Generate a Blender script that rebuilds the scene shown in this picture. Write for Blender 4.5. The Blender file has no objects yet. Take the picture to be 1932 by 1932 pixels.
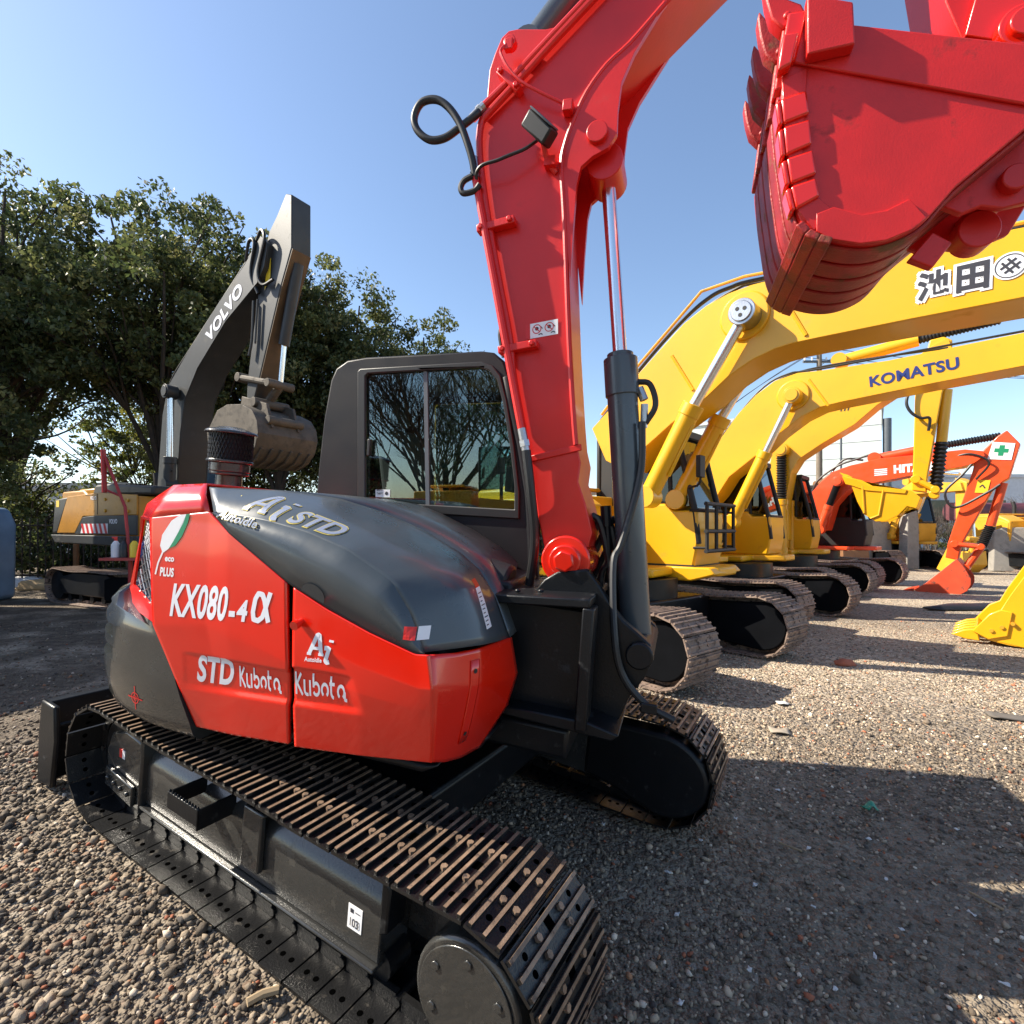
import bpy, bmesh, math, random
import numpy as np
from mathutils import Vector, Matrix, noise
from mathutils.geometry import tessellate_polygon
from mathutils.bvhtree import BVHTree
sc=bpy.context.scene; COL=sc.collection
R=math.radians; PI=math.pi
# ---------------------------------------------------------------- camera, sky, sun, exposure
cam=bpy.data.cameras.new('camera'); cam.sensor_width=36; cam.lens=36*1000/1932
cam.shift_y=32/1932; cam.clip_start=.05; cam.clip_end=2000
co=bpy.data.objects.new('camera',cam); COL.objects.link(co)
co.location=(0,0,1.65); co.rotation_euler=(R(90),0,0); sc.camera=co
SUN_EL,SUN_AZ=R(41),R(-85.3)               # azimuth measured clockwise from +Y; the sun stands to the left
w=bpy.data.worlds.new("World"); sc.world=w; w.use_nodes=True
nt=w.node_tree; bg=nt.nodes['Background']
sky=nt.nodes.new('ShaderNodeTexSky'); sky.sky_type='NISHITA'; sky.sun_disc=False
sky.sun_elevation=SUN_EL; sky.sun_rotation=SUN_AZ; sky.air_density=1.0; sky.dust_density=.6; sky.ozone_density=1.7
nt.links.new(sky.outputs[0],bg.inputs[0]); bg.inputs[1].default_value=.115
sl=bpy.data.lights.new('sun','SUN'); sl.energy=5.0; sl.angle=R(.5); sl.color=(1,.91,.76)
so=bpy.data.objects.new('sun',sl); COL.objects.link(so)
sd=Vector((math.sin(SUN_AZ)*math.cos(SUN_EL),math.cos(SUN_AZ)*math.cos(SUN_EL),math.sin(SUN_EL)))
so.rotation_euler=sd.to_track_quat('Z','Y').to_euler()
sc.view_settings.view_transform='Standard'; sc.view_settings.look='None'; sc.view_settings.exposure=1.05; sc.view_settings.gamma=1
sc.view_settings.use_curve_mapping=False
# ---------------------------------------------------------------- materials
M={}
def mat(name,col,rough=.5,metal=0,coat=0,spec=.5,var=.0,vscale=4,col2=None,c2=(.5,.62),c2scale=6,bump=0,bscale=60,rvar=0,det=6):
    m=bpy.data.materials.new(name); m.use_nodes=True; t=m.node_tree; L=t.links.new
    b=t.nodes['Principled BSDF']; b.inputs['Roughness'].default_value=rough; b.inputs['Metallic'].default_value=metal
    b.inputs['Coat Weight'].default_value=coat; b.inputs['Coat Roughness'].default_value=.06; b.inputs['Specular IOR Level'].default_value=spec
    b.inputs['Base Color'].default_value=(*col,1)
    tc=t.nodes.new('ShaderNodeTexCoord')
    out=None
    if var or col2:
        n=t.nodes.new('ShaderNodeTexNoise'); n.inputs['Scale'].default_value=vscale; n.inputs['Detail'].default_value=det; L(tc.outputs['Object'],n.inputs['Vector'])
        r=t.nodes.new('ShaderNodeValToRGB'); r.color_ramp.elements[0].position=.3; r.color_ramp.elements[1].position=.7
        r.color_ramp.elements[0].color=(*[c*(1-var) for c in col],1); r.color_ramp.elements[1].color=(*[min(1,c*(1+var)) for c in col],1)
        L(n.outputs[0],r.inputs[0]); out=r.outputs[0]
        if col2:
            n2=t.nodes.new('ShaderNodeTexNoise'); n2.inputs['Scale'].default_value=c2scale; n2.inputs['Detail'].default_value=10; n2.inputs['Roughness'].default_value=.65; L(tc.outputs['Object'],n2.inputs['Vector'])
            r2=t.nodes.new('ShaderNodeValToRGB'); r2.color_ramp.elements[0].position=c2[0]; r2.color_ramp.elements[1].position=c2[1]
            r2.color_ramp.elements[0].color=(0,0,0,1); r2.color_ramp.elements[1].color=(1,1,1,1); L(n2.outputs[0],r2.inputs[0])
            mx=t.nodes.new('ShaderNodeMix'); mx.data_type='RGBA'; L(r2.outputs[0],mx.inputs[0]); L(out,mx.inputs[6]); mx.inputs[7].default_value=(*col2,1); out=mx.outputs[2]
            mr=t.nodes.new('ShaderNodeMix'); mr.data_type='FLOAT'; L(r2.outputs[0],mr.inputs[0]); mr.inputs[2].default_value=rough; mr.inputs[3].default_value=min(1,rough+.35); L(mr.outputs[0],b.inputs['Roughness'])
        L(out,b.inputs['Base Color'])
    if rvar and not col2:
        n=t.nodes.new('ShaderNodeTexNoise'); n.inputs['Scale'].default_value=7; n.inputs['Detail'].default_value=8; L(tc.outputs['Object'],n.inputs['Vector'])
        mr=t.nodes.new('ShaderNodeMapRange'); mr.inputs[1].default_value=.3; mr.inputs[2].default_value=.7; mr.inputs[3].default_value=max(0.02,rough-rvar); mr.inputs[4].default_value=rough+rvar
        L(n.outputs[0],mr.inputs[0]); L(mr.outputs[0],b.inputs['Roughness'])
    if bump:
        n=t.nodes.new('ShaderNodeTexNoise'); n.inputs['Scale'].default_value=bscale; n.inputs['Detail'].default_value=4; L(tc.outputs['Object'],n.inputs['Vector'])
        bp=t.nodes.new('ShaderNodeBump'); bp.inputs['Strength'].default_value=bump; bp.inputs['Distance'].default_value=.01; L(n.outputs[0],bp.inputs['Height']); L(bp.outputs[0],b.inputs['Normal'])
    M[name]=m; return m
mat('red_gloss',(.74,.014,.003),.22,coat=.6,var=.05,rvar=.06,bump=.010,bscale=18)
mat('red_boom',(.66,.011,.006),.38,coat=.12,var=.12,vscale=3,col2=(.42,.022,.018),c2=(.60,.82),c2scale=3,bump=.05,bscale=90)
mat('red_bucket',(.60,.010,.007),.45,coat=.12,var=.14,vscale=5,col2=(.22,.012,.012),c2=(.60,.72),c2scale=5,bump=.10,bscale=160)
mat('red_worn',(.34,.016,.014),.5,var=.3,vscale=8,col2=(.17,.075,.035),c2=(.54,.66),c2scale=9,bump=.35,bscale=90)
mat('hood_grey',(.056,.069,.079),.33,coat=.3,var=.12,vscale=3,rvar=.09,bump=.03,bscale=30)
mat('counter_grey',(.030,.033,.034),.22,coat=.6,var=.15,rvar=.09,bump=.02,bscale=24)
mat('cab_grey',(.0105,.0105,.0135),.5,spec=.3,var=.15,rvar=.08,bump=.1,bscale=220)
mat('frame_black',(.006,.007,.009),.4,spec=.3,coat=.04,var=.25,col2=(.05,.05,.05),c2=(.6,.75),c2scale=14,bump=.1,bscale=90)
mat('wet_black',(.030,.030,.029),.24,coat=.35,var=.2,col2=(.055,.05,.042),c2=(.58,.74),c2scale=10,bump=.12,bscale=120)
mat('shoe_black',(.008,.008,.0085),.34,var=.3,col2=(.075,.065,.052),c2=(.60,.72),c2scale=16,bump=.25,bscale=140)
mat('shoe_worn',(.23,.155,.105),.48,metal=.25,var=.45,vscale=14,col2=(.05,.035,.03),c2=(.56,.66),c2scale=22,bump=.25,bscale=160)
mat('shoe_rust',(.23,.165,.13),.7,var=.3,vscale=9,col2=(.06,.045,.04),c2=(.52,.66),c2scale=12,bump=.4,bscale=70)
mat('rubber',(.014,.014,.015),.45)
mat('mesh_steel',(.22,.22,.23),.35,metal=.7)
mat('hole',(.001,.001,.001),1,spec=0)
mat('chrome',(.80,.82,.85),.22,metal=1)
mat('steel',(.45,.45,.46),.32,metal=1,var=.2,bump=.1)
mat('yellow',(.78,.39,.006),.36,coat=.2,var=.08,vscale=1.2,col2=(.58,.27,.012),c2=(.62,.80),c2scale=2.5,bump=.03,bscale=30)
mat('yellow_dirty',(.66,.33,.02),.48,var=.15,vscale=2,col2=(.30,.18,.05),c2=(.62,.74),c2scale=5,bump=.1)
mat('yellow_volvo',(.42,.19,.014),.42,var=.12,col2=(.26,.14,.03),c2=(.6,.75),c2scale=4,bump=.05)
mat('orange',(.74,.075,.016),.36,coat=.2,var=.08,rvar=.08,bump=.04,bscale=40)
mat('orange_worn',(.60,.07,.025),.5,var=.15,col2=(.18,.05,.03),c2=(.56,.66),c2scale=7,bump=.15,bscale=60)
mat('volvo_grey',(.026,.028,.029),.48,var=.15,col2=(.07,.064,.056),c2=(.58,.78),c2scale=5,bump=.06)
mat('dust_steel',(.085,.069,.052),.7,var=.25,vscale=3,col2=(.065,.058,.05),c2=(.5,.65),c2scale=7,bump=.3,bscale=40)
mat('brown_plate',(.085,.05,.022),.6,var=.25,vscale=4,bump=.15)
mat('dark',(.012,.012,.013),.6)
mat('cab_inside',(.03,.03,.032),.7)
mat('seat_cloth',(.028,.03,.033),.85,bump=.2,bscale=200)
mat('white',(.80,.80,.82),.4)
mat('lettering_white',(.78,.78,.84),.35)
mat('silver',(.55,.56,.6),.25,metal=.7)
mat('gold',(.62,.50,.14),.35,metal=.3)
mat('sticker_red',(.62,.02,.02),.4)
mat('ink',(.03,.03,.04),.5)
mat('blue_ink',(.015,.03,.16),.4)
mat('green',(.01,.24,.11),.4)
mat('sticker_yellow',(.8,.55,.03),.4)
mat('concrete',(.30,.28,.25),.9,var=.2,vscale=3,col2=(.14,.13,.12),c2=(.55,.75),c2scale=3,bump=.3,bscale=20)
mat('wall_white',(.60,.66,.62),.7,var=.05,vscale=.6,bump=.05)
mat('pale_wall',(.55,.57,.6),.8,var=.08)
mat('bark',(.045,.034,.026),.9,var=.3,vscale=6,bump=.6,bscale=25)
mat('twig',(.075,.06,.05),.9,var=.2)
mat('wood_pole',(.20,.16,.12),.85,var=.2,bump=.2)
mat('pipe_maroon',(.13,.035,.04),.55,var=.15)
mat('plastic_blue',(.16,.24,.34),.5,var=.15,vscale=3,bump=.1)
mat('sack_tan',(.42,.29,.15),.8,var=.2,bump=.3)
mat('sack_white',(.66,.66,.68),.6,var=.1,bump=.2)
mat('tarp_black',(.012,.012,.014),.5,bump=.3,bscale=30)
mat('card',(.33,.28,.22),.85,var=.15,bump=.1)
mat('card_dark',(.12,.105,.09),.85,var=.15,bump=.1)
mat('paper',(.56,.55,.53),.7)
mat('brick',(.36,.11,.06),.9,var=.25,bump=.4)
mat('green_plastic',(.02,.22,.13),.4)
mat('stick_wood',(.34,.25,.15),.9,var=.2)
mat('tool_red',(.30,.015,.02),.4)
mat('tree_wire',(.02,.02,.02),.6)
mat('machine_brown',(.20,.09,.035),.6,var=.2)
mat('machine_grey',(.10,.115,.13),.45,var=.1)
def glassmat(name,tint,fac=.0):
    m=bpy.data.materials.new(name); m.use_nodes=True; t=m.node_tree; L=t.links.new; t.nodes.remove(t.nodes['Principled BSDF']); o=t.nodes['Material Output']
    tr=t.nodes.new('ShaderNodeBsdfTransparent'); tr.inputs[0].default_value=(*tint,1); g=t.nodes.new('ShaderNodeBsdfGlossy'); g.inputs['Roughness'].default_value=.0; g.inputs[0].default_value=(.9,.95,.95,1)
    fr=t.nodes.new('ShaderNodeFresnel'); fr.inputs[0].default_value=1.52; ad=t.nodes.new('ShaderNodeMath'); ad.operation='MULTIPLY_ADD'; ad.inputs[1].default_value=1.25; ad.inputs[2].default_value=fac; L(fr.outputs[0],ad.inputs[0])
    mx=t.nodes.new('ShaderNodeMixShader'); L(ad.outputs[0],mx.inputs[0]); L(tr.outputs[0],mx.inputs[1]); L(g.outputs[0],mx.inputs[2]); L(mx.outputs[0],o.inputs[0]); M[name]=m
glassmat('glass',(.70,.82,.80),.05); glassmat('glass_dark',(.14,.17,.18),.0)
def attrmat(name,rough,trans=0,bump=0,bscale=40,fallback=(.5,.5,.5)):
    m=bpy.data.materials.new(name); m.use_nodes=True; t=m.node_tree; L=t.links.new; b=t.nodes['Principled BSDF']; a=t.nodes.new('ShaderNodeAttribute'); a.attribute_name='Col'
    L(a.outputs[0],b.inputs['Base Color']); b.inputs['Roughness'].default_value=rough
    if bump:
        tc=t.nodes.new('ShaderNodeTexCoord'); n=t.nodes.new('ShaderNodeTexNoise'); n.inputs['Scale'].default_value=bscale; n.inputs['Detail'].default_value=4; L(tc.outputs['Object'],n.inputs['Vector'])
        bp=t.nodes.new('ShaderNodeBump'); bp.inputs['Strength'].default_value=bump; bp.inputs['Distance'].default_value=.01; L(n.outputs[0],bp.inputs['Height']); L(bp.outputs[0],b.inputs['Normal'])
    if trans:
        tl=t.nodes.new('ShaderNodeBsdfTranslucent'); L(a.outputs[0],tl.inputs[0]); mx=t.nodes.new('ShaderNodeMixShader'); mx.inputs[0].default_value=trans
        L(b.outputs[0],mx.inputs[1]); L(tl.outputs[0],mx.inputs[2]); L(mx.outputs[0],t.nodes['Material Output'].inputs[0])
    M[name]=m
attrmat('leaf',.5,trans=.5); attrmat('stone',.85,bump=.4,bscale=90)
# ---------------------------------------------------------------- mesh helpers
class MB:
    def __init__(s): s.v=[]; s.f=[]; s.m=[]
    def add(s,vs,fs,m=0):
        o=len(s.v); s.v+=[tuple(v) for v in vs]; s.f+=[tuple(i+o for i in f) for f in fs]; s.m+=[m]*len(fs); return s
    def box(s,c,d,rot=None,m=0):
        vs=[Vector(((i&1)-.5,((i>>1)&1)-.5,(i>>2)-.5))*1 for i in range(8)]
        vs=[Vector((v.x*d[0],v.y*d[1],v.z*d[2])) for v in vs]
        if rot is not None: vs=[rot@v for v in vs]
        return s.add([v+Vector(c) for v in vs],[(0,2,3,1),(4,5,7,6),(0,1,5,4),(2,6,7,3),(0,4,6,2),(1,3,7,5)],m)
    def bx(s,x0,x1,y0,y1,z0,z1,m=0): return s.box(((x0+x1)/2,(y0+y1)/2,(z0+z1)/2),(abs(x1-x0),abs(y1-y0),abs(z1-z0)),None,m)
    def tube(s,pts,r,n=10,m=0,caps=True,smooth=0):
        P=[Vector(p) for p in pts]
        if smooth: P=catmull(P,smooth)
        rr=r if isinstance(r,(list,tuple)) else [r]*len(P)
        if len(rr)!=len(P): rr=[rr[0]+(rr[-1]-rr[0])*i/(len(P)-1) for i in range(len(P))]
        o=len(s.v); nrm=None
        for i,p in enumerate(P):
            t=(P[min(i+1,len(P)-1)]-P[max(i-1,0)]).normalized()
            if nrm is None: nrm=t.orthogonal().normalized()
            nrm=(nrm-t*nrm.dot(t)); nrm=nrm.normalized() if nrm.length>1e-6 else t.orthogonal().normalized()
            b=t.cross(nrm)
            for k in range(n):
                a=2*PI*k/n; s.v.append(tuple(p+(nrm*math.cos(a)+b*math.sin(a))*rr[i]))
        for i in range(len(P)-1):
            for k in range(n): s.f.append((o+i*n+k,o+i*n+(k+1)%n,o+(i+1)*n+(k+1)%n,o+(i+1)*n+k)); s.m.append(m)
        if caps:
            s.f.append(tuple(o+k for k in reversed(range(n)))); s.m.append(m); e=o+(len(P)-1)*n; s.f.append(tuple(e+k for k in range(n))); s.m.append(m)
        return s
    def disc(s,c,ax,r,h,n=24,m=0):
        c=Vector(c); ax=Vector(ax).normalized(); return s.tube([c,c+ax*h],r,n,m)
    def prism(s,poly,a0,a1,axis='y',holes=(),m=0,mside=None):
        # poly in (x,z) extruded along y (axis 'y'), or (x,y) along z
        def P(p,a): return (p[0],a,p[1]) if axis=='y' else ((p[0],p[1],a) if axis=='z' else (a,p[0],p[1]))
        loops=[list(poly)]+[list(h) for h in holes]; o=len(s.v); allp=[p for l in loops for p in l]; n=len(allp)
        s.v+=[P(p,a0) for p in allp]+[P(p,a1) for p in allp]
        if holes:
            tri=tessellate_polygon([[Vector((p[0],p[1],0)) for p in l] for l in loops])
            for t in tri: s.f.append(tuple(o+i for i in t)); s.m.append(m); s.f.append(tuple(o+n+i for i in reversed(t))); s.m.append(m)
        else:
            s.f.append(tuple(o+i for i in range(n))); s.f.append(tuple(o+n+i for i in reversed(range(n)))); s.m+=[m,m]
        k=0
        for l in loops:
            q=len(l)
            for i in range(q): s.f.append((o+k+i,o+n+k+i,o+n+k+(i+1)%q,o+k+(i+1)%q)); s.m.append(m if mside is None else mside)
            k+=q
        return s
    def grid(s,rows,m=0,flip=False):
        o=len(s.v); nu=len(rows[0]); s.v+=[tuple(p) for r in rows for p in r]
        for i in range(len(rows)-1):
            for j in range(nu-1):
                f=(o+i*nu+j,o+i*nu+j+1,o+(i+1)*nu+j+1,o+(i+1)*nu+j); s.f.append(f[::-1] if flip else f); s.m.append(m)
        return s
    def xf(s,mtx):
        s.v=[tuple(mtx@Vector(v)) for v in s.v]; return s
def catmull(P,k):
    P=[Vector(p) for p in P]; out=[]
    for i in range(len(P)-1):
        a=P[i-1] if i else P[0]*2-P[1]; b=P[i]; c=P[i+1]; d=P[i+2] if i+2<len(P) else P[-1]*2-P[-2]
        for j in range(k):
            t=j/k; out.append(.5*((2*b)+(c-a)*t+(2*a-5*b+4*c-d)*t*t+(3*b-a-3*c+d)*t*t*t))
    return out+[P[-1]]
def resample(P,n):
    P=[Vector(p) for p in P]; L=[0]
    for a,b in zip(P,P[1:]): L.append(L[-1]+(b-a).length)
    out=[]; j=0
    for i in range(n):
        t=L[-1]*i/(n-1)
        while j<len(P)-2 and L[j+1]<t: j+=1
        d=L[j+1]-L[j]; out.append(P[j].lerp(P[j+1],0 if d==0 else min(1,(t-L[j])/d)))
    return out
def coons(top,bot,left,right,nu=24,nv=24):
    T=resample(top,nu);B=resample(bot,nu);Lf=resample(left,nv);Rg=resample(right,nv); rows=[]
    for i in range(nv):
        v=i/(nv-1); r=[]
        for j in range(nu):
            u=j/(nu-1)
            r.append(T[j]*(1-v)+B[j]*v+Lf[i]*(1-u)+Rg[i]*u-(T[0]*(1-u)*(1-v)+T[-1]*u*(1-v)+B[0]*(1-u)*v+B[-1]*u*v))
        rows.append(r)
    return rows
def smoothloft(curves,n,sub):
    cs=[resample(c,n) for c in curves]; cols=[catmull([c[i] for c in cs],sub) for i in range(n)]
    return [[cols[i][j] for i in range(n)] for j in range(len(cols[0]))]
def fin(o,mods=None,bevel=0,solid=0,soff=-1,segs=2,ang=35):
    if solid: md=o.modifiers.new('s','SOLIDIFY'); md.thickness=solid; md.offset=soff
    if bevel: md=o.modifiers.new('b','BEVEL'); md.width=bevel; md.segments=segs; md.limit_method='ANGLE'; md.angle_limit=R(40)
    return o
def mesh(name,mb,mats,smooth=True,ang=35):
    me=bpy.data.meshes.new(name); me.from_pydata(mb.v,[],mb.f); me.update()
    for mm in (mats if isinstance(mats,(list,tuple)) else [mats]): me.materials.append(M[mm])
    if any(mb.m): me.polygons.foreach_set('material_index',mb.m)
    bm=bmesh.new(); bm.from_mesh(me); bmesh.ops.recalc_face_normals(bm,faces=bm.faces); bm.to_mesh(me); bm.free()
    if smooth:
        me.polygons.foreach_set('use_smooth',[True]*len(me.polygons)); me.set_sharp_from_angle(angle=R(ang))
    me.update(); return me
def obj(name,mb,mats,parent=None,bevel=0,solid=0,soff=-1,smooth=True,ang=35,segs=2,label=None):
    o=bpy.data.objects.new(name,mesh(name,mb,mats,smooth,ang)); COL.objects.link(o)
    if parent is not None: o.parent=parent
    if label: o['label']=label
    return fin(o,bevel=bevel,solid=solid,soff=soff,segs=segs)
def thing(name,label,cat,loc=(0,0,0),rot=None,group=None):
    o=bpy.data.objects.new(name,None); COL.objects.link(o); o.empty_display_size=.2
    if rot is None: o.location=loc
    elif isinstance(rot,(int,float)): o.location=loc; o.rotation_euler=(0,0,rot)
    else: o.matrix_world=Matrix.Translation(loc)@rot.to_4x4()
    o['label']=label; o['category']=cat
    if group: o['group']=group
    return o
def tag(o,label,cat,group=None):
    o['label']=label; o['category']=cat
    if group: o['group']=group
    return o
def kind(o,k): o['kind']=k; return o
def copytree(o,parent=None):
    c=o.copy(); COL.objects.link(c)
    if parent is not None: c.parent=parent
    for ch in list(o.children): copytree(ch,c)
    return c
_tc={}
def textmesh(body,bold=.0,shear=0,res=4):
    """2D outline mesh of lettering, cap height 1, starting at x=0; returns verts, faces, width"""
    key=(body,bold,shear)
    if key in _tc: return _tc[key]
    c=bpy.data.curves.new('t','FONT'); c.body=body; c.offset=bold; c.shear=shear; c.resolution_u=res; c.space_character=1.05
    o=bpy.data.objects.new('t',c); COL.objects.link(o); bpy.context.view_layer.update()
    ev=o.evaluated_get(bpy.context.evaluated_depsgraph_get()); me=ev.to_mesh()
    vs=[tuple(v.co) for v in me.vertices]; fs=[tuple(p.vertices) for p in me.polygons]; ev.to_mesh_clear()
    bm=bmesh.new(); V_=[bm.verts.new(v) for v in vs]
    for f in fs:
        try: bm.faces.new([V_[i] for i in f])
        except ValueError: pass
    bmesh.ops.triangulate(bm,faces=bm.faces)
    for it in range(3):
        es=[e for e in bm.edges if e.calc_length()>.13]
        if not es: break
        bmesh.ops.subdivide_edges(bm,edges=es,cuts=1); bmesh.ops.triangulate(bm,faces=bm.faces)
    bm.verts.index_update(); vs=[tuple(v.co) for v in bm.verts]; fs=[tuple(v.index for v in f.verts) for f in bm.faces]; bm.free()
    bpy.data.objects.remove(o); bpy.data.curves.remove(c)
    x0=min(v[0] for v in vs); x1=max(v[0] for v in vs)
    vs=[((v[0]-x0)/.7,v[1]/.7) for v in vs]; _tc[key]=(vs,fs,(x1-x0)/.7); return _tc[key]
def bvh_of(o):
    me=o.data; return BVHTree.FromPolygons([v.co.copy() for v in me.vertices],[tuple(p.vertices) for p in me.polygons])
def lay(mb,vs,fs,org,ex,ey,m=0,on=None,ray=None,lift=.0015,off=0):
    """lay a flat outline on a surface: affine map, then (if on) dropped along ray onto it"""
    org=Vector(org);ex=Vector(ex);ey=Vector(ey); out=[]
    nz=ex.cross(ey).normalized()
    for x,y in vs:
        p=org+ex*x+ey*y
        if on is not None:
            d=Vector(ray).normalized(); h=on.ray_cast(p-d*1.0,d)
            if h[0] is None: h=on.find_nearest(p+d*.3)
            p=h[0]-d*(lift+off)
        else: p=p+nz*(lift+off)
        out.append(p)
    mb.add(out,fs,m); return mb
def word(mb,body,org,ex,ey,width=None,height=1,bold=.02,shear=0,m=0,on=None,ray=None,lift=.0015,off=0,fit=True):
    vs,fs,wd=textmesh(body,bold,shear); k=(width/wd) if width else height
    vs=[(x*k,y*height) for x,y in vs]; return lay(mb,vs,fs,org,ex,ey,m,on,ray,lift,off)
def rect(x0,y0,x1,y1,n=6):
    vs=[(x0+(x1-x0)*i/n,y0+(y1-y0)*j/n) for j in range(n+1) for i in range(n+1)]
    fs=[(j*(n+1)+i,j*(n+1)+i+1,(j+1)*(n+1)+i+1,(j+1)*(n+1)+i) for j in range(n) for i in range(n)]
    return vs,fs
def ring(cx,cy,r0,r1,n=32):
    vs=[(cx+r*math.cos(2*PI*i/n),cy+r*math.sin(2*PI*i/n)) for r in (r0,r1) for i in range(n)]
    return vs,[(i,(i+1)%n,n+(i+1)%n,n+i) for i in range(n)]
def disc2(cx,cy,r,n=28): return [(cx+r*math.cos(2*PI*i/n),cy+r*math.sin(2*PI*i/n)) for i in range(n)],[tuple(range(n))]
def thickline(pts,wd):
    vs=[];fs=[]; pts=[(a[0]+(b[0]-a[0])*k/5,a[1]+(b[1]-a[1])*k/5) for a,b in zip(pts,pts[1:]) for k in range(5)]+[pts[-1]]
    for i,(x,y) in enumerate(pts):
        a=pts[max(i-1,0)];b=pts[min(i+1,len(pts)-1)]; dx,dy=b[0]-a[0],b[1]-a[1]; l=math.hypot(dx,dy) or 1; vs+=[(x-dy/l*wd/2,y+dx/l*wd/2),(x+dy/l*wd/2,y-dx/l*wd/2)]
    for i in range(len(pts)-1): fs.append((2*i,2*i+1,2*i+3,2*i+2))
    return vs,fs
# ---------------------------------------------------------------- ground
CX,CY,CZ=-.646,3.066,.062
def zc(x,y):
    d=math.hypot(x-CX,y-CY); t=min(1,max(0,(d-1.7)/3.2)); w_=1-t*t*(3-2*t)
    z=(CZ-.0915*(x-CX)+.0525*(y-CY))*w_
    t2=min(1,max(0,(d-1.2)/1.5))
    return z+t2*(.022*noise.noise(Vector((x*.55,y*.55,0)))+.010*noise.noise(Vector((x*1.9,y*1.9,3))))-.004
def build_ground():
    def ax(n,a,b,c): # dense around 0..c
        t=np.linspace(-1,1,n); return t*a+np.sign(t)*np.abs(t)**5*b
    xs=ax(190,12,600,0); ys=ax(210,14,600,0)+5
    vs=[(x,y,zc(x,y)) for y in ys for x in xs]; n=len(xs)
    fs=[(j*n+i,j*n+i+1,(j+1)*n+i+1,(j+1)*n+i) for j in range(len(ys)-1) for i in range(n-1)]
    me=bpy.data.meshes.new('ground'); me.from_pydata(vs,[],fs); me.polygons.foreach_set('use_smooth',[True]*len(fs))
    m=bpy.data.materials.new('gravel_ground'); m.use_nodes=True; t=m.node_tree; L=t.links.new; b=t.nodes['Principled BSDF']; b.inputs['Roughness'].default_value=.95; b.inputs['Specular IOR Level'].default_value=.2
    g=t.nodes.new('ShaderNodeNewGeometry')
    def vor(sc_,feat='F1'):
        v=t.nodes.new('ShaderNodeTexVoronoi'); v.inputs['Scale'].default_value=sc_; v.feature=feat; L(g.outputs['Position'],v.inputs['Vector']); return v
    def noi(sc_,d=5):
        v=t.nodes.new('ShaderNodeTexNoise'); v.inputs['Scale'].default_value=sc_; v.inputs['Detail'].default_value=d; L(g.outputs['Position'],v.inputs['Vector']); return v
    def ramp(inp,els):
        r=t.nodes.new('ShaderNodeValToRGB'); e=r.color_ramp.elements
        while len(e)<len(els): e.new(.5)
        for i,(p,c) in enumerate(els): e[i].position=p; e[i].color=(*c,1)
        L(inp,r.inputs[0]); return r.outputs[0]
    v1=vor(30); sp=t.nodes.new('ShaderNodeSeparateColor'); L(v1.outputs['Color'],sp.inputs[0])
    stones=ramp(sp.outputs[0],[(0,(.20,.165,.13)),(.3,(.40,.34,.27)),(.6,(.55,.47,.375)),(.85,(.64,.56,.46)),(.93,(.39,.24,.16)),(1,(.66,.62,.56))])
    big=ramp(noi(.35,6).outputs[0],[(.35,(.62,.6,.58)),(.65,(1.12,1.08,1.0))])
    mx=t.nodes.new('ShaderNodeMix'); mx.data_type='RGBA'; mx.blend_type='MULTIPLY'; mx.inputs[0].default_value=1; L(stones,mx.inputs[6]); L(big,mx.inputs[7])
    dirt=ramp(noi(3.5,8).outputs[0],[(.48,(0,0,0)),(.66,(1,1,1))])
    mx2=t.nodes.new('ShaderNodeMix'); mx2.data_type='RGBA'; L(dirt,mx2.inputs[0]); L(mx.outputs[2],mx2.inputs[6]); mx2.inputs[7].default_value=(.33,.275,.22,1)
    fq=t.nodes.new('ShaderNodeMath'); fq.operation='MULTIPLY'; fq.inputs[1].default_value=.55; L(dirt,fq.inputs[0]); L(fq.outputs[0],mx2.inputs[0])
    sx=t.nodes.new('ShaderNodeSeparateXYZ'); L(g.outputs['Position'],sx.inputs[0])
    def mr(inp,a0,a1):
        n_=t.nodes.new('ShaderNodeMapRange'); n_.inputs[1].default_value=a0; n_.inputs[2].default_value=a1; L(inp,n_.inputs[0]); return n_.outputs[0]
    def mul(a_,b_,op='MULTIPLY'):
        n_=t.nodes.new('ShaderNodeMath'); n_.operation=op; L(a_,n_.inputs[0]); L(b_,n_.inputs[1]); return n_.outputs[0]
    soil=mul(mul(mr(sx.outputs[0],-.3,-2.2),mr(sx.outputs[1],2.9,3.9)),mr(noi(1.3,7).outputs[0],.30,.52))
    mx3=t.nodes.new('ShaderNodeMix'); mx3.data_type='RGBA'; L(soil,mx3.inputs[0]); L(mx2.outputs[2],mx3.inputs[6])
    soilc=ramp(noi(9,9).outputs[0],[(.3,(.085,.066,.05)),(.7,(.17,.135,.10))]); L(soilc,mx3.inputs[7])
    near=mr(sx.outputs[1],5.2,3.4); nf=t.nodes.new('ShaderNodeMath'); nf.operation='MULTIPLY'; nf.inputs[1].default_value=.62; L(near,nf.inputs[0])  # darker near ground: soil under the stones plus shade put into the colour
    mx4=t.nodes.new('ShaderNodeMix'); mx4.data_type='RGBA'; L(nf.outputs[0],mx4.inputs[0]); L(mx3.outputs[2],mx4.inputs[6]); shade_fines=ramp(noi(14,8).outputs[0],[(.3,(.06,.048,.037)),(.7,(.155,.126,.096))]); L(shade_fines,mx4.inputs[7]); L(mx4.outputs[2],b.inputs['Base Color'])
    v2=vor(30); v3=vor(75); a=t.nodes.new('ShaderNodeMath'); a.operation='MULTIPLY_ADD'; L(v3.outputs['Distance'],a.inputs[0]); a.inputs[1].default_value=.4; L(v2.outputs['Distance'],a.inputs[2])
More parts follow.
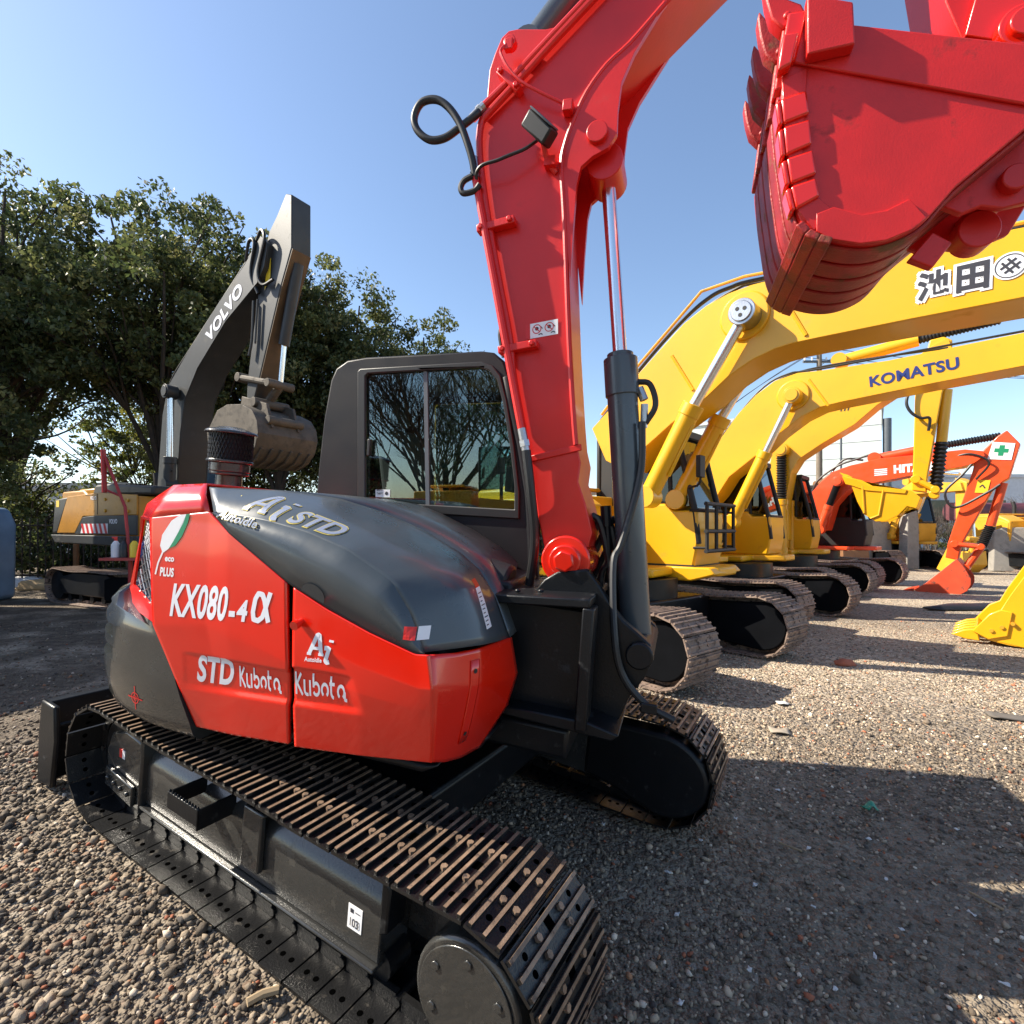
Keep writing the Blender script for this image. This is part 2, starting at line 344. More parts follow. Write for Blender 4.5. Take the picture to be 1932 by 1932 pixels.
    bp=t.nodes.new('ShaderNodeBump'); bp.invert=True; bp.inputs['Strength'].default_value=1; bp.inputs['Distance'].default_value=.035; L(a.outputs[0],bp.inputs['Height']); L(bp.outputs[0],b.inputs['Normal'])
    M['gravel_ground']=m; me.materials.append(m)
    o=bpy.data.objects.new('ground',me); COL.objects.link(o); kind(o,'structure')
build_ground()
def build_gravel():
    rng=np.random.default_rng(5)
    bm=bmesh.new(); bmesh.ops.create_icosphere(bm,subdivisions=1,radius=1); base=np.array([v.co[:] for v in bm.verts]); tri=np.array([[v.index for v in f.verts] for f in bm.faces]); bm.free()
    pts=[]
    y=1.55
    while y<9.5:
        # one stone layer, thinner with distance
        dens=2050*min(1,(3.0/y)**1.3) if y<6 else 480*(6/y)**2.0
        dy=.05; wx=y*1.02+.15; n=rng.poisson(dens*2*wx*dy)
        pts.append(np.c_[rng.uniform(-wx,wx,n),rng.uniform(y,y+dy,n)]); y+=dy
    P=np.concatenate(pts)
    ca,sa=math.cos(R(-30)),math.sin(R(-30)); lx=(P[:,0]-CX)*ca+(P[:,1]-CY)*sa; ly=-(P[:,0]-CX)*sa+(P[:,1]-CY)*ca
    P=P[~((np.abs(np.abs(ly)-.875)<.235)&(lx>-1.38)&(lx<1.47))]; n=len(P)
    bare=np.array([noise.noise(Vector((x*.9,y_*.9,7)))+.5*noise.noise(Vector((x*2.3,y_*2.3,1))) for x,y_ in P]); P=P[~((P[:,0]+.3*P[:,1]>.2)&(bare>.12)&(rng.random(n)<np.clip((bare-.12)*2.6,0,.7)))]; n=len(P)
    keep=~((P[:,0]<-1.2)&(P[:,1]>3.4)&(rng.random(n)<.72)); P=P[keep]; n=len(P)
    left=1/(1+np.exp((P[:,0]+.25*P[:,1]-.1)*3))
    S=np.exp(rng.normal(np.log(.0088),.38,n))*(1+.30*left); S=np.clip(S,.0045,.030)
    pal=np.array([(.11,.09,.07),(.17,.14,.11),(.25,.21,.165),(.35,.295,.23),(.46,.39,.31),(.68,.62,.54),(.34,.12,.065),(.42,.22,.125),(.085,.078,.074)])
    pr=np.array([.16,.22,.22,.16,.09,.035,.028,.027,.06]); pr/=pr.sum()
    ci=rng.choice(len(pal),n,p=pr); C=pal[ci]*rng.uniform(.75,1.15,(n,1))*np.array([.92,.85,.765]); C*=(1+.55*np.clip((P[:,1]-3.2)/1.5,0,1))[:,None]; C*=(1-.18*left)[:,None]; C[(P[:,0]<-1.2)&(P[:,1]>3.4)]*=.55  # stones farther back are lightened, sunlight put into their colour
    q=rng.normal(size=(n,4)); q/=np.linalg.norm(q,axis=1)[:,None]; a,b,c,d=q.T
    Rm=np.stack([np.stack([1-2*(c*c+d*d),2*(b*c-a*d),2*(b*d+a*c)],-1),np.stack([2*(b*c+a*d),1-2*(b*b+d*d),2*(c*d-a*b)],-1),np.stack([2*(b*d-a*c),2*(c*d+a*b),1-2*(b*b+c*c)],-1)],1)
    A=np.stack([np.ones(n),rng.uniform(.6,1,n),rng.uniform(.45,.8,n)],1)
    jit=rng.uniform(.62,1.32,(n,len(base)))
    V=base[None]*jit[:,:,None]*(A*S[:,None])[:,None,:]; V=np.einsum('nij,nkj->nki',Rm,V); V[:,:,2]*=.85
    Z=np.array([zc(x,y) for x,y in P])+S*rng.uniform(.05,.45,n)
    V+=np.c_[P,Z][:,None,:]
    nv=len(base); F=(tri[None]+(np.arange(n)*nv)[:,None,None]).reshape(-1,3)
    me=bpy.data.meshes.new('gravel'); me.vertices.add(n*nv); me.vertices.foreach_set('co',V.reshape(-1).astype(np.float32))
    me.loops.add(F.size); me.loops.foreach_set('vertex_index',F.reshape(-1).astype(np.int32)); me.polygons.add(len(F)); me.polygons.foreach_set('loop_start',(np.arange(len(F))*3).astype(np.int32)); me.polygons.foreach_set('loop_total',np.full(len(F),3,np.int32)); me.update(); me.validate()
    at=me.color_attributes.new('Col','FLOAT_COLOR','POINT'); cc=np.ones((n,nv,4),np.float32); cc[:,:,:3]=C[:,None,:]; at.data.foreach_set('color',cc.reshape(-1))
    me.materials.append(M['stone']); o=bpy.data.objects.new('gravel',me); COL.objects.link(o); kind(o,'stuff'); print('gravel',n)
build_gravel()
# ---------------------------------------------------------------- buildings and walls
def building(name,x0,x1,y0,y1,h,m,label,rz=0.0):
    t=thing(name,label,'building',((x0+x1)/2,(y0+y1)/2,0),rz); hx,hy=(x1-x0)/2,(y1-y0)/2
    b=MB(); b.bx(-hx,hx,-hy,hy,0,h); obj('wall',b,m,t)
    b=MB(); b.bx(-hx-.15,hx+.15,-hy-.15,hy+.15,h+.003,h+.3); obj('roof',b,'pale_wall',t)
    return t,hx,hy
t,hx,hy=building('factory_building',16.7,32.7,43.5,55.5,10.9,'wall_white','tall windowless pale green white factory block behind the raised yellow booms',-.6)
b=MB()
for k in range(1,9): b.bx(-hx,hx,-hy-.03,-hy,k*1.2-.03,k*1.2)
obj('panel_joint',b,'pale_wall',t)
b=MB(); b.tube([(hx+.35,-hy+.3,0),(hx+.35,-hy+.3,10.0)],.28,14); obj('duct',b,'machine_grey',t)
t,hx,hy=building('low_shed',28.5,62,47,56,6.2,'pale_wall','long low pale shed beyond the bare shrubs')
for k in range(6):
    b=MB(); b.bx(-14+k*5,-11.5+k*5,-hy-.04,-hy,2.2,4.2); obj('window',b,'glass_dark',t)
t,hx,hy=building('house',-30,-19.5,27,33,3.7,'pale_wall','whitish single storey building behind the fence and trees')
for k in range(4):
    b=MB(); b.bx(-4.3+k*2.4,-3.1+k*2.4,-hy-.04,-hy,1.0,2.2); obj('window',b,'glass_dark',t)
# utility pole
t=thing('utility_pole','tall wooden utility pole with crossarms and wires before the factory block','pole',(17.1,29.5,0))
b=MB(); b.tube([(0,0,0),(0,0,12.2)],[.19,.13],12); obj('mast',b,'wood_pole',t)
b=MB(); b.bx(-.9,.9,-.06,.06,10.9,11.02); b.bx(-.7,.7,-.06,.06,11.6,11.7); obj('crossarm',b,'machine_grey',t)
for x in (-.8,-.4,.4,.8):
    b=MB(); b.tube([(x,0,11.02),(x,0,11.2)],.05,8); obj('insulator',b,'white',t)
for x,z in ((-.8,11.2),(.8,11.2),(0,11.75)):
    b=MB()
    b.tube([(x,0,z),(x+12,2,z-.5),(x+30,6,z+.2)],.018,5,smooth=5); b.tube([(x,0,z),(x-1.5,2.5,z-1.0),(x-3.2,5.5,z-2.4)],.018,5,smooth=5); obj('wire',b,'tree_wire',t)
b=MB(); b.tube([(1.4,.3,0),(1.4,.3,9.2)],.06,8); obj('conduit',b,'machine_grey',t)
# maroon pipe on supports
t=thing('overhead_pipe','long maroon horizontal pipe on posts running along the yard edge at right','pipe',(30,29,0))
b=MB(); b.tube([(-6,0,2.6),(25,3,2.6)],.5,18); obj('pipe_body',b,'pipe_maroon',t)
for k in range(5):
    b=MB(); b.bx(-5+k*6-.12,-5+k*6+.12,k*.6-.12,k*.6+.12,0,2.2); obj('post',b,'concrete',t)
# concrete barrier blocks
for i,(x,y,wd,hh,rz,lab) in enumerate([(15.2,22.3,1.6,2.1,.3,'tall grey concrete slab standing beside the dark cab machine'),(16.4,21.9,.55,2.4,.1,'rounded grey concrete post beside the yellow bulldozer'),(19.6,20.4,1.9,1.7,-.35,'leaning grey concrete slab right of the orange arm')]):
    b=MB(); b.prism([(-wd/2,0),(wd/2,0),(wd/2*.9,hh*.85),(wd/2*.6,hh),(-wd/2*.6,hh),(-wd/2*.92,hh*.9)],-.22,.22)
    o=obj('concrete_block',b,'concrete',None,bevel=.03); o.location=(x,y,0); o.rotation_euler=(R(-4 if i==2 else 0),0,rz); tag(o,lab,'concrete block')
# left fence
t=thing('fence','dark metal bar fence behind the grey and yellow machine','fence',(-14.6,14.2,0))
for k in range(7):
    b=MB(); b.bx(-.05,.05,-.05,.05,0,2.1); o=obj('post',b,'machine_brown',t); o.location=(-1.4+k*1.75,k*.5,0)
b=MB()
for k in range(60): b.tube([(-1.4+k*.175,k*.05,.1),(-1.4+k*.175,k*.05,1.95)],.018,6)
b.tube([(-1.4,0,.35),(9.1,3.0,.35)],.025,6); b.tube([(-1.4,0,1.75),(9.1,3.0,1.75)],.025,6)
obj('bars',b,'bark',t)
# blue grey plastic tank at the left edge
t=thing('water_tank','tall scuffed blue grey plastic tank at the left edge of the yard','tank',(-12.5,12.1,0))
b=MB(); b.prism([(-.75,0),(.75,0),(.78,1.75),(.6,2.15),(-.6,2.15),(-.78,1.75)],-.5,.5); obj('tank_body',b,'plastic_blue',t,bevel=.12,segs=4)
b=MB(); b.prism([(-.5,.15),(.5,.15),(.5,1.75),(-.5,1.75)],-.53,-.5); obj('front_panel',b,'plastic_blue',t,bevel=.04)
# added block left of the frame, unseen: it keeps the left of the yard in shade
t,hx,hy=building('unseen_shade_block',-22,-12.9,4.9,11.4,7.4,'plastic_blue','blue grey metal warehouse left of the yard, just outside the picture')
b=MB()
for k in range(21): b.bx(hx,hx+.04,-hy+.1+k*.31,-hy+.2+k*.31,.1,7.3)
obj('cladding_rib',b,'plastic_blue',t)
# ---------------------------------------------------------------- trees
def leafmesh(cl,name,seed,size,per,pal,spread):
    rng=np.random.default_rng(seed); N=len(cl)*per
    ctr=np.repeat(np.array([c[:3] for c in cl]),per,0); rad=np.repeat(np.array([c[3] for c in cl]),per)
    d=rng.normal(size=(N,3)); d/=np.linalg.norm(d,axis=1)[:,None]; d[:,2]=d[:,2]*.65
    P=ctr+d*(rad*rng.uniform(.35,1.05,N)**.6)[:,None]
    ax=rng.normal(size=(N,3)); ax[:,2]-=.35; ax/=np.linalg.norm(ax,axis=1)[:,None]
    nn=rng.normal(size=(N,3)); nn[:,2]+=.7; sd_=np.cross(ax,nn); sd_/=np.linalg.norm(sd_,axis=1)[:,None]
    s=size*rng.uniform(.6,1.35,N)[:,None]
    nrm=np.cross(sd_,ax)
    V=np.stack([P-ax*s*.5,P+sd_*s*.26-nrm*s*.05,P+ax*s*.5-nrm*s*.12,P-sd_*s*.26-nrm*s*.05],1)
    tone=np.repeat(rng.choice(len(pal),len(cl),p=[.38,.34,.2,.08][:len(pal)]),per); swap=rng.random(N)<.25; tone[swap]=rng.choice(len(pal),swap.sum())
    C=np.array(pal)[tone]*rng.uniform(.7,1.3,(N,1))
    me=bpy.data.meshes.new(name); me.vertices.add(N*4); me.vertices.foreach_set('co',V.reshape(-1).astype(np.float32)); me.loops.add(N*4); me.loops.foreach_set('vertex_index',np.arange(N*4,dtype=np.int32))
    me.polygons.add(N); me.polygons.foreach_set('loop_start',(np.arange(N)*4).astype(np.int32)); me.polygons.foreach_set('loop_total',np.full(N,4,np.int32)); me.update()
    at=me.color_attributes.new('Col','FLOAT_COLOR','POINT'); cc=np.ones((N,4,4),np.float32); cc[:,:,:3]=C[:,None,:]; at.data.foreach_set('color',cc.reshape(-1)); me.materials.append(M['leaf']); return me
DARK=[(.060,.082,.028),(.098,.120,.040),(.145,.16,.055),(.20,.20,.075)]
LIGHT=[(.10,.12,.025),(.14,.15,.03),(.19,.18,.035),(.07,.10,.02)]
def tree(x,y,h,cw,cl_z,label,seed,n=150,per=105,size=.165,pal=DARK,lobes=7,trunk=.19,group='leafy trees behind the yard',name='broadleaf_tree',lean=0):
    rnd=random.Random(seed); t=thing(name,label,'tree',(x,y,0),group=group)
    b=MB(); fork=h*.25; lob=[]
    for k in range(lobes):
        a=2*PI*k/lobes+rnd.uniform(-.4,.4); r=cw*rnd.uniform(.18,.34); z=cl_z+(h-cl_z)*rnd.uniform(.25,.72); lob.append((math.cos(a)*r+lean,math.sin(a)*r,z,cw*rnd.uniform(.22,.30)))
    for k in range(4): lob.append((lean+cw*.17*math.cos(k*1.57+seed),cw*.17*math.sin(k*1.57+seed),h-cw*rnd.uniform(.24,.36),cw*.24)); lob.append((lean,0,cl_z+(h-cl_z)*.5,cw*.33))
    b.tube([(0,0,-.1),(.08*rnd.uniform(-1,1),0,fork*.5),(lean*.2,0,fork)],[trunk*1.15,trunk,trunk*.85],9,smooth=3)
    for lx,ly,lz,lr in lob:
        mid=(lx*.35+rnd.uniform(-.4,.4),ly*.35+rnd.uniform(-.4,.4),fork+(lz-fork)*.5)
        b.tube([(lean*.2,0,fork*rnd.uniform(.75,1)),mid,(lx*.8,ly*.8,lz-lr*.2),(lx,ly,lz+lr*.5)],[trunk*.5,.03],6,smooth=4,caps=False)
        for q in range(4):
            a=rnd.uniform(0,6.28); b.tube([mid,(lx*.7+math.cos(a)*lr*.4,ly*.7+math.sin(a)*lr*.4,lz-lr*.4),(lx+math.cos(a)*lr*.9,ly+math.sin(a)*lr*.9,lz+rnd.uniform(-.2,.5)*lr)],[.06,.015],5,smooth=3,caps=False)
    obj('trunk',b,'bark',t)
    cl=[]
    for k in range(n):
        lx,ly,lz,lr=rnd.choice(lob); d=Vector((rnd.gauss(0,1),rnd.gauss(0,1),rnd.gauss(0,.8))).normalized(); rr=lr*rnd.uniform(.55,1.08)
        p=Vector((lx,ly,lz))+d*rr; p.z=max(p.z,cl_z*.9)
        cl.append((p.x,p.y,p.z,rnd.uniform(.28,.62)))
    o=bpy.data.objects.new('crown',leafmesh(cl,'crown',seed,size,per,pal,0)); COL.objects.link(o); o.parent=t
    return t
def bare(x,y,h,label,seed,name='bare_shrub',n=9,depth=4,cat='shrub',group=None,wd=.05,trunk=0):
    rnd=random.Random(seed); t=thing(name,label,cat,(x,y,0),group=group); b=MB()
    def br(p,d,l,r,k):
        q=p+d*l; m_=p+d*l*.5+Vector((rnd.uniform(-1,1),rnd.uniform(-1,1),0))*l*.06
        b.tube([p,m_,q],[r,r*.62],5 if r>.02 else 4,caps=False)
        if k>0:
            for _ in range(3 if k>1 else 3):
                e=(d+Vector((rnd.uniform(-.75,.75),rnd.uniform(-.75,.75),rnd.uniform(-.15,.55)))).normalized(); br(p+d*l*rnd.uniform(.55,1),e,l*rnd.uniform(.55,.8),r*.58,k-1)
    if trunk:
        br(Vector((0,0,-.1)),Vector((0,0,1)),trunk,wd,0)
        for _ in range(n): br(Vector((0,0,trunk*rnd.uniform(.7,1))),Vector((rnd.uniform(-.7,.7),rnd.uniform(-.7,.7),.8)).normalized(),h*.3,wd*.6,depth)
    else:
        for _ in range(n): br(Vector((rnd.uniform(-.8,.8),rnd.uniform(-.8,.8),-.05)),Vector((rnd.uniform(-.5,.5),rnd.uniform(-.5,.5),1)).normalized(),h*.36,wd,depth)
    obj('branches',b,'twig',t); return t
TR=[(-16.9,17.2,13.4,8.4,1.2,'big dark tree at the far left with low hanging foliage',1,560),
 (-12.2,18.6,13.3,9.0,3.4,'tallest spreading tree with a thick forked trunk left of the grey boom',2,560),
 (-9.0,20.5,13.0,7.8,3.0,'rounded tree directly behind the raised grey boom',3,430),
 (-6.9,21.5,11.4,7.4,1.4,'dense tree between the grey arm and the black cab',4,440),
 (-3.9,22.5,10.4,7.2,1.0,'shorter tree whose top shows just left of the cab roof',5,400),
 (-21.5,23,15.0,8.5,2.8,'tree behind the far left tree, reaching the picture edge',6,240),
 (-15.0,25.5,12.5,7.5,2.2,'slim tree set back between the two big left trees',7,220),
 (-6.4,26.5,10.5,8.0,1.2,'set back tree filling the gap above the grey bucket',8,260),
 (-1.2,25.0,9.2,7.0,1.0,'low tree standing behind the black cab',9,280)]
for a in TR: tree(*a[:7],n=a[7])
for i,(x,y,h,cw,lab) in enumerate([(-15.2,21.0,3.2,3.8,'yellowish bush between trunks right of the tank'),(-12.2,22.0,3.6,4.0,'yellow green bush behind the thick forked trunk'),(-18.5,20.0,3.0,3.6,'pale bush low behind the fence at the far left'),(-9.6,23.0,3.4,3.6,'yellow green bush behind the grey boom foot'),
  (-19.5,28.5,9.5,8.0,'tall backlit thicket between the far left trunks'),(-13.8,29.5,9.0,8.5,'wide backlit thicket behind the forked trunk'),(-8.2,30.5,8.5,8.0,'backlit thicket behind the grey boom and bucket'),(-2.8,30.0,6.5,7.0,'backlit thicket behind the black cab')]):
    tree(x,y,h,cw,.3,lab,20+i,n=60 if i<4 else 230,per=60,size=.14 if i<4 else .2,pal=LIGHT,trunk=.05,group='bushes under the trees',name='bush')
for i,(x,y,h,cw,lab) in enumerate([(-19.5,20.5,5.2,5.0,'dark tall bush under the far left tree'),(-16.3,15.6,2.2,3.4,'dark low bush behind the fence beside the tank'),(-13.6,16.4,1.9,3.4,'dark low bush behind the fence under the yellow machine body'),(-10.8,17.2,2.0,3.6,'dark low bush behind the grey machine tracks'),(-7.6,18.2,2.4,4.0,'dark low bush behind the grey boom foot'),(-4.6,19.0,2.6,4.0,'dark low bush hidden behind the red hood and cab')]):
    tree(x,y,h,cw,.1,lab,120+i,n=70,per=60,size=.15,trunk=.05,group='bushes under the trees',name='bush')
for i,(x,y,h) in enumerate([(16.2,31,3.8),(19.5,32,3.5),(23.0,30.5,3.4),(26.2,31.5,4.2),(29.5,30.5,4.6),(33.0,32,5.2),(21.0,27.0,2.9),(25.4,27,2.9),(14.3,33,5.0),(36.5,31,5.0)]):
    bare(x,y,h,'leafless twiggy shrub in the hedge line at the far right edge of the yard',40+i,group='bare shrubs along the far yard edge',depth=4,n=8,wd=.045)
for i,(x,y,h,cw) in enumerate([(17.6,33.5,3.1,3.2),(22.2,33,2.2,3.4),(28,33,2.0,4),(15.0,34.5,3.4,2.4)]):
    tree(x,y,h,cw,.3,['dark green bush at the foot of the factory block','green bush behind the yellow bucket','green bush under the maroon pipe','green bush left of the utility pole'][i],60+i,n=40,per=55,size=.18,trunk=.05,group='green bushes at the far right',name='bush')
for i,(x,y) in enumerate([(-11.5,-9.0),(-7.6,-10.6),(-16.5,-13.5)]):
    bare(x,y,9.5,['bare tree behind the camera, mirrored at the left of the cab window','bare tree behind the camera, mirrored at the right of the cab window','bare tree farthest behind the camera, mirrored in the window'][i],80+i,name='bare_tree',cat='tree',n=8,depth=5,wd=.13,trunk=1.6)
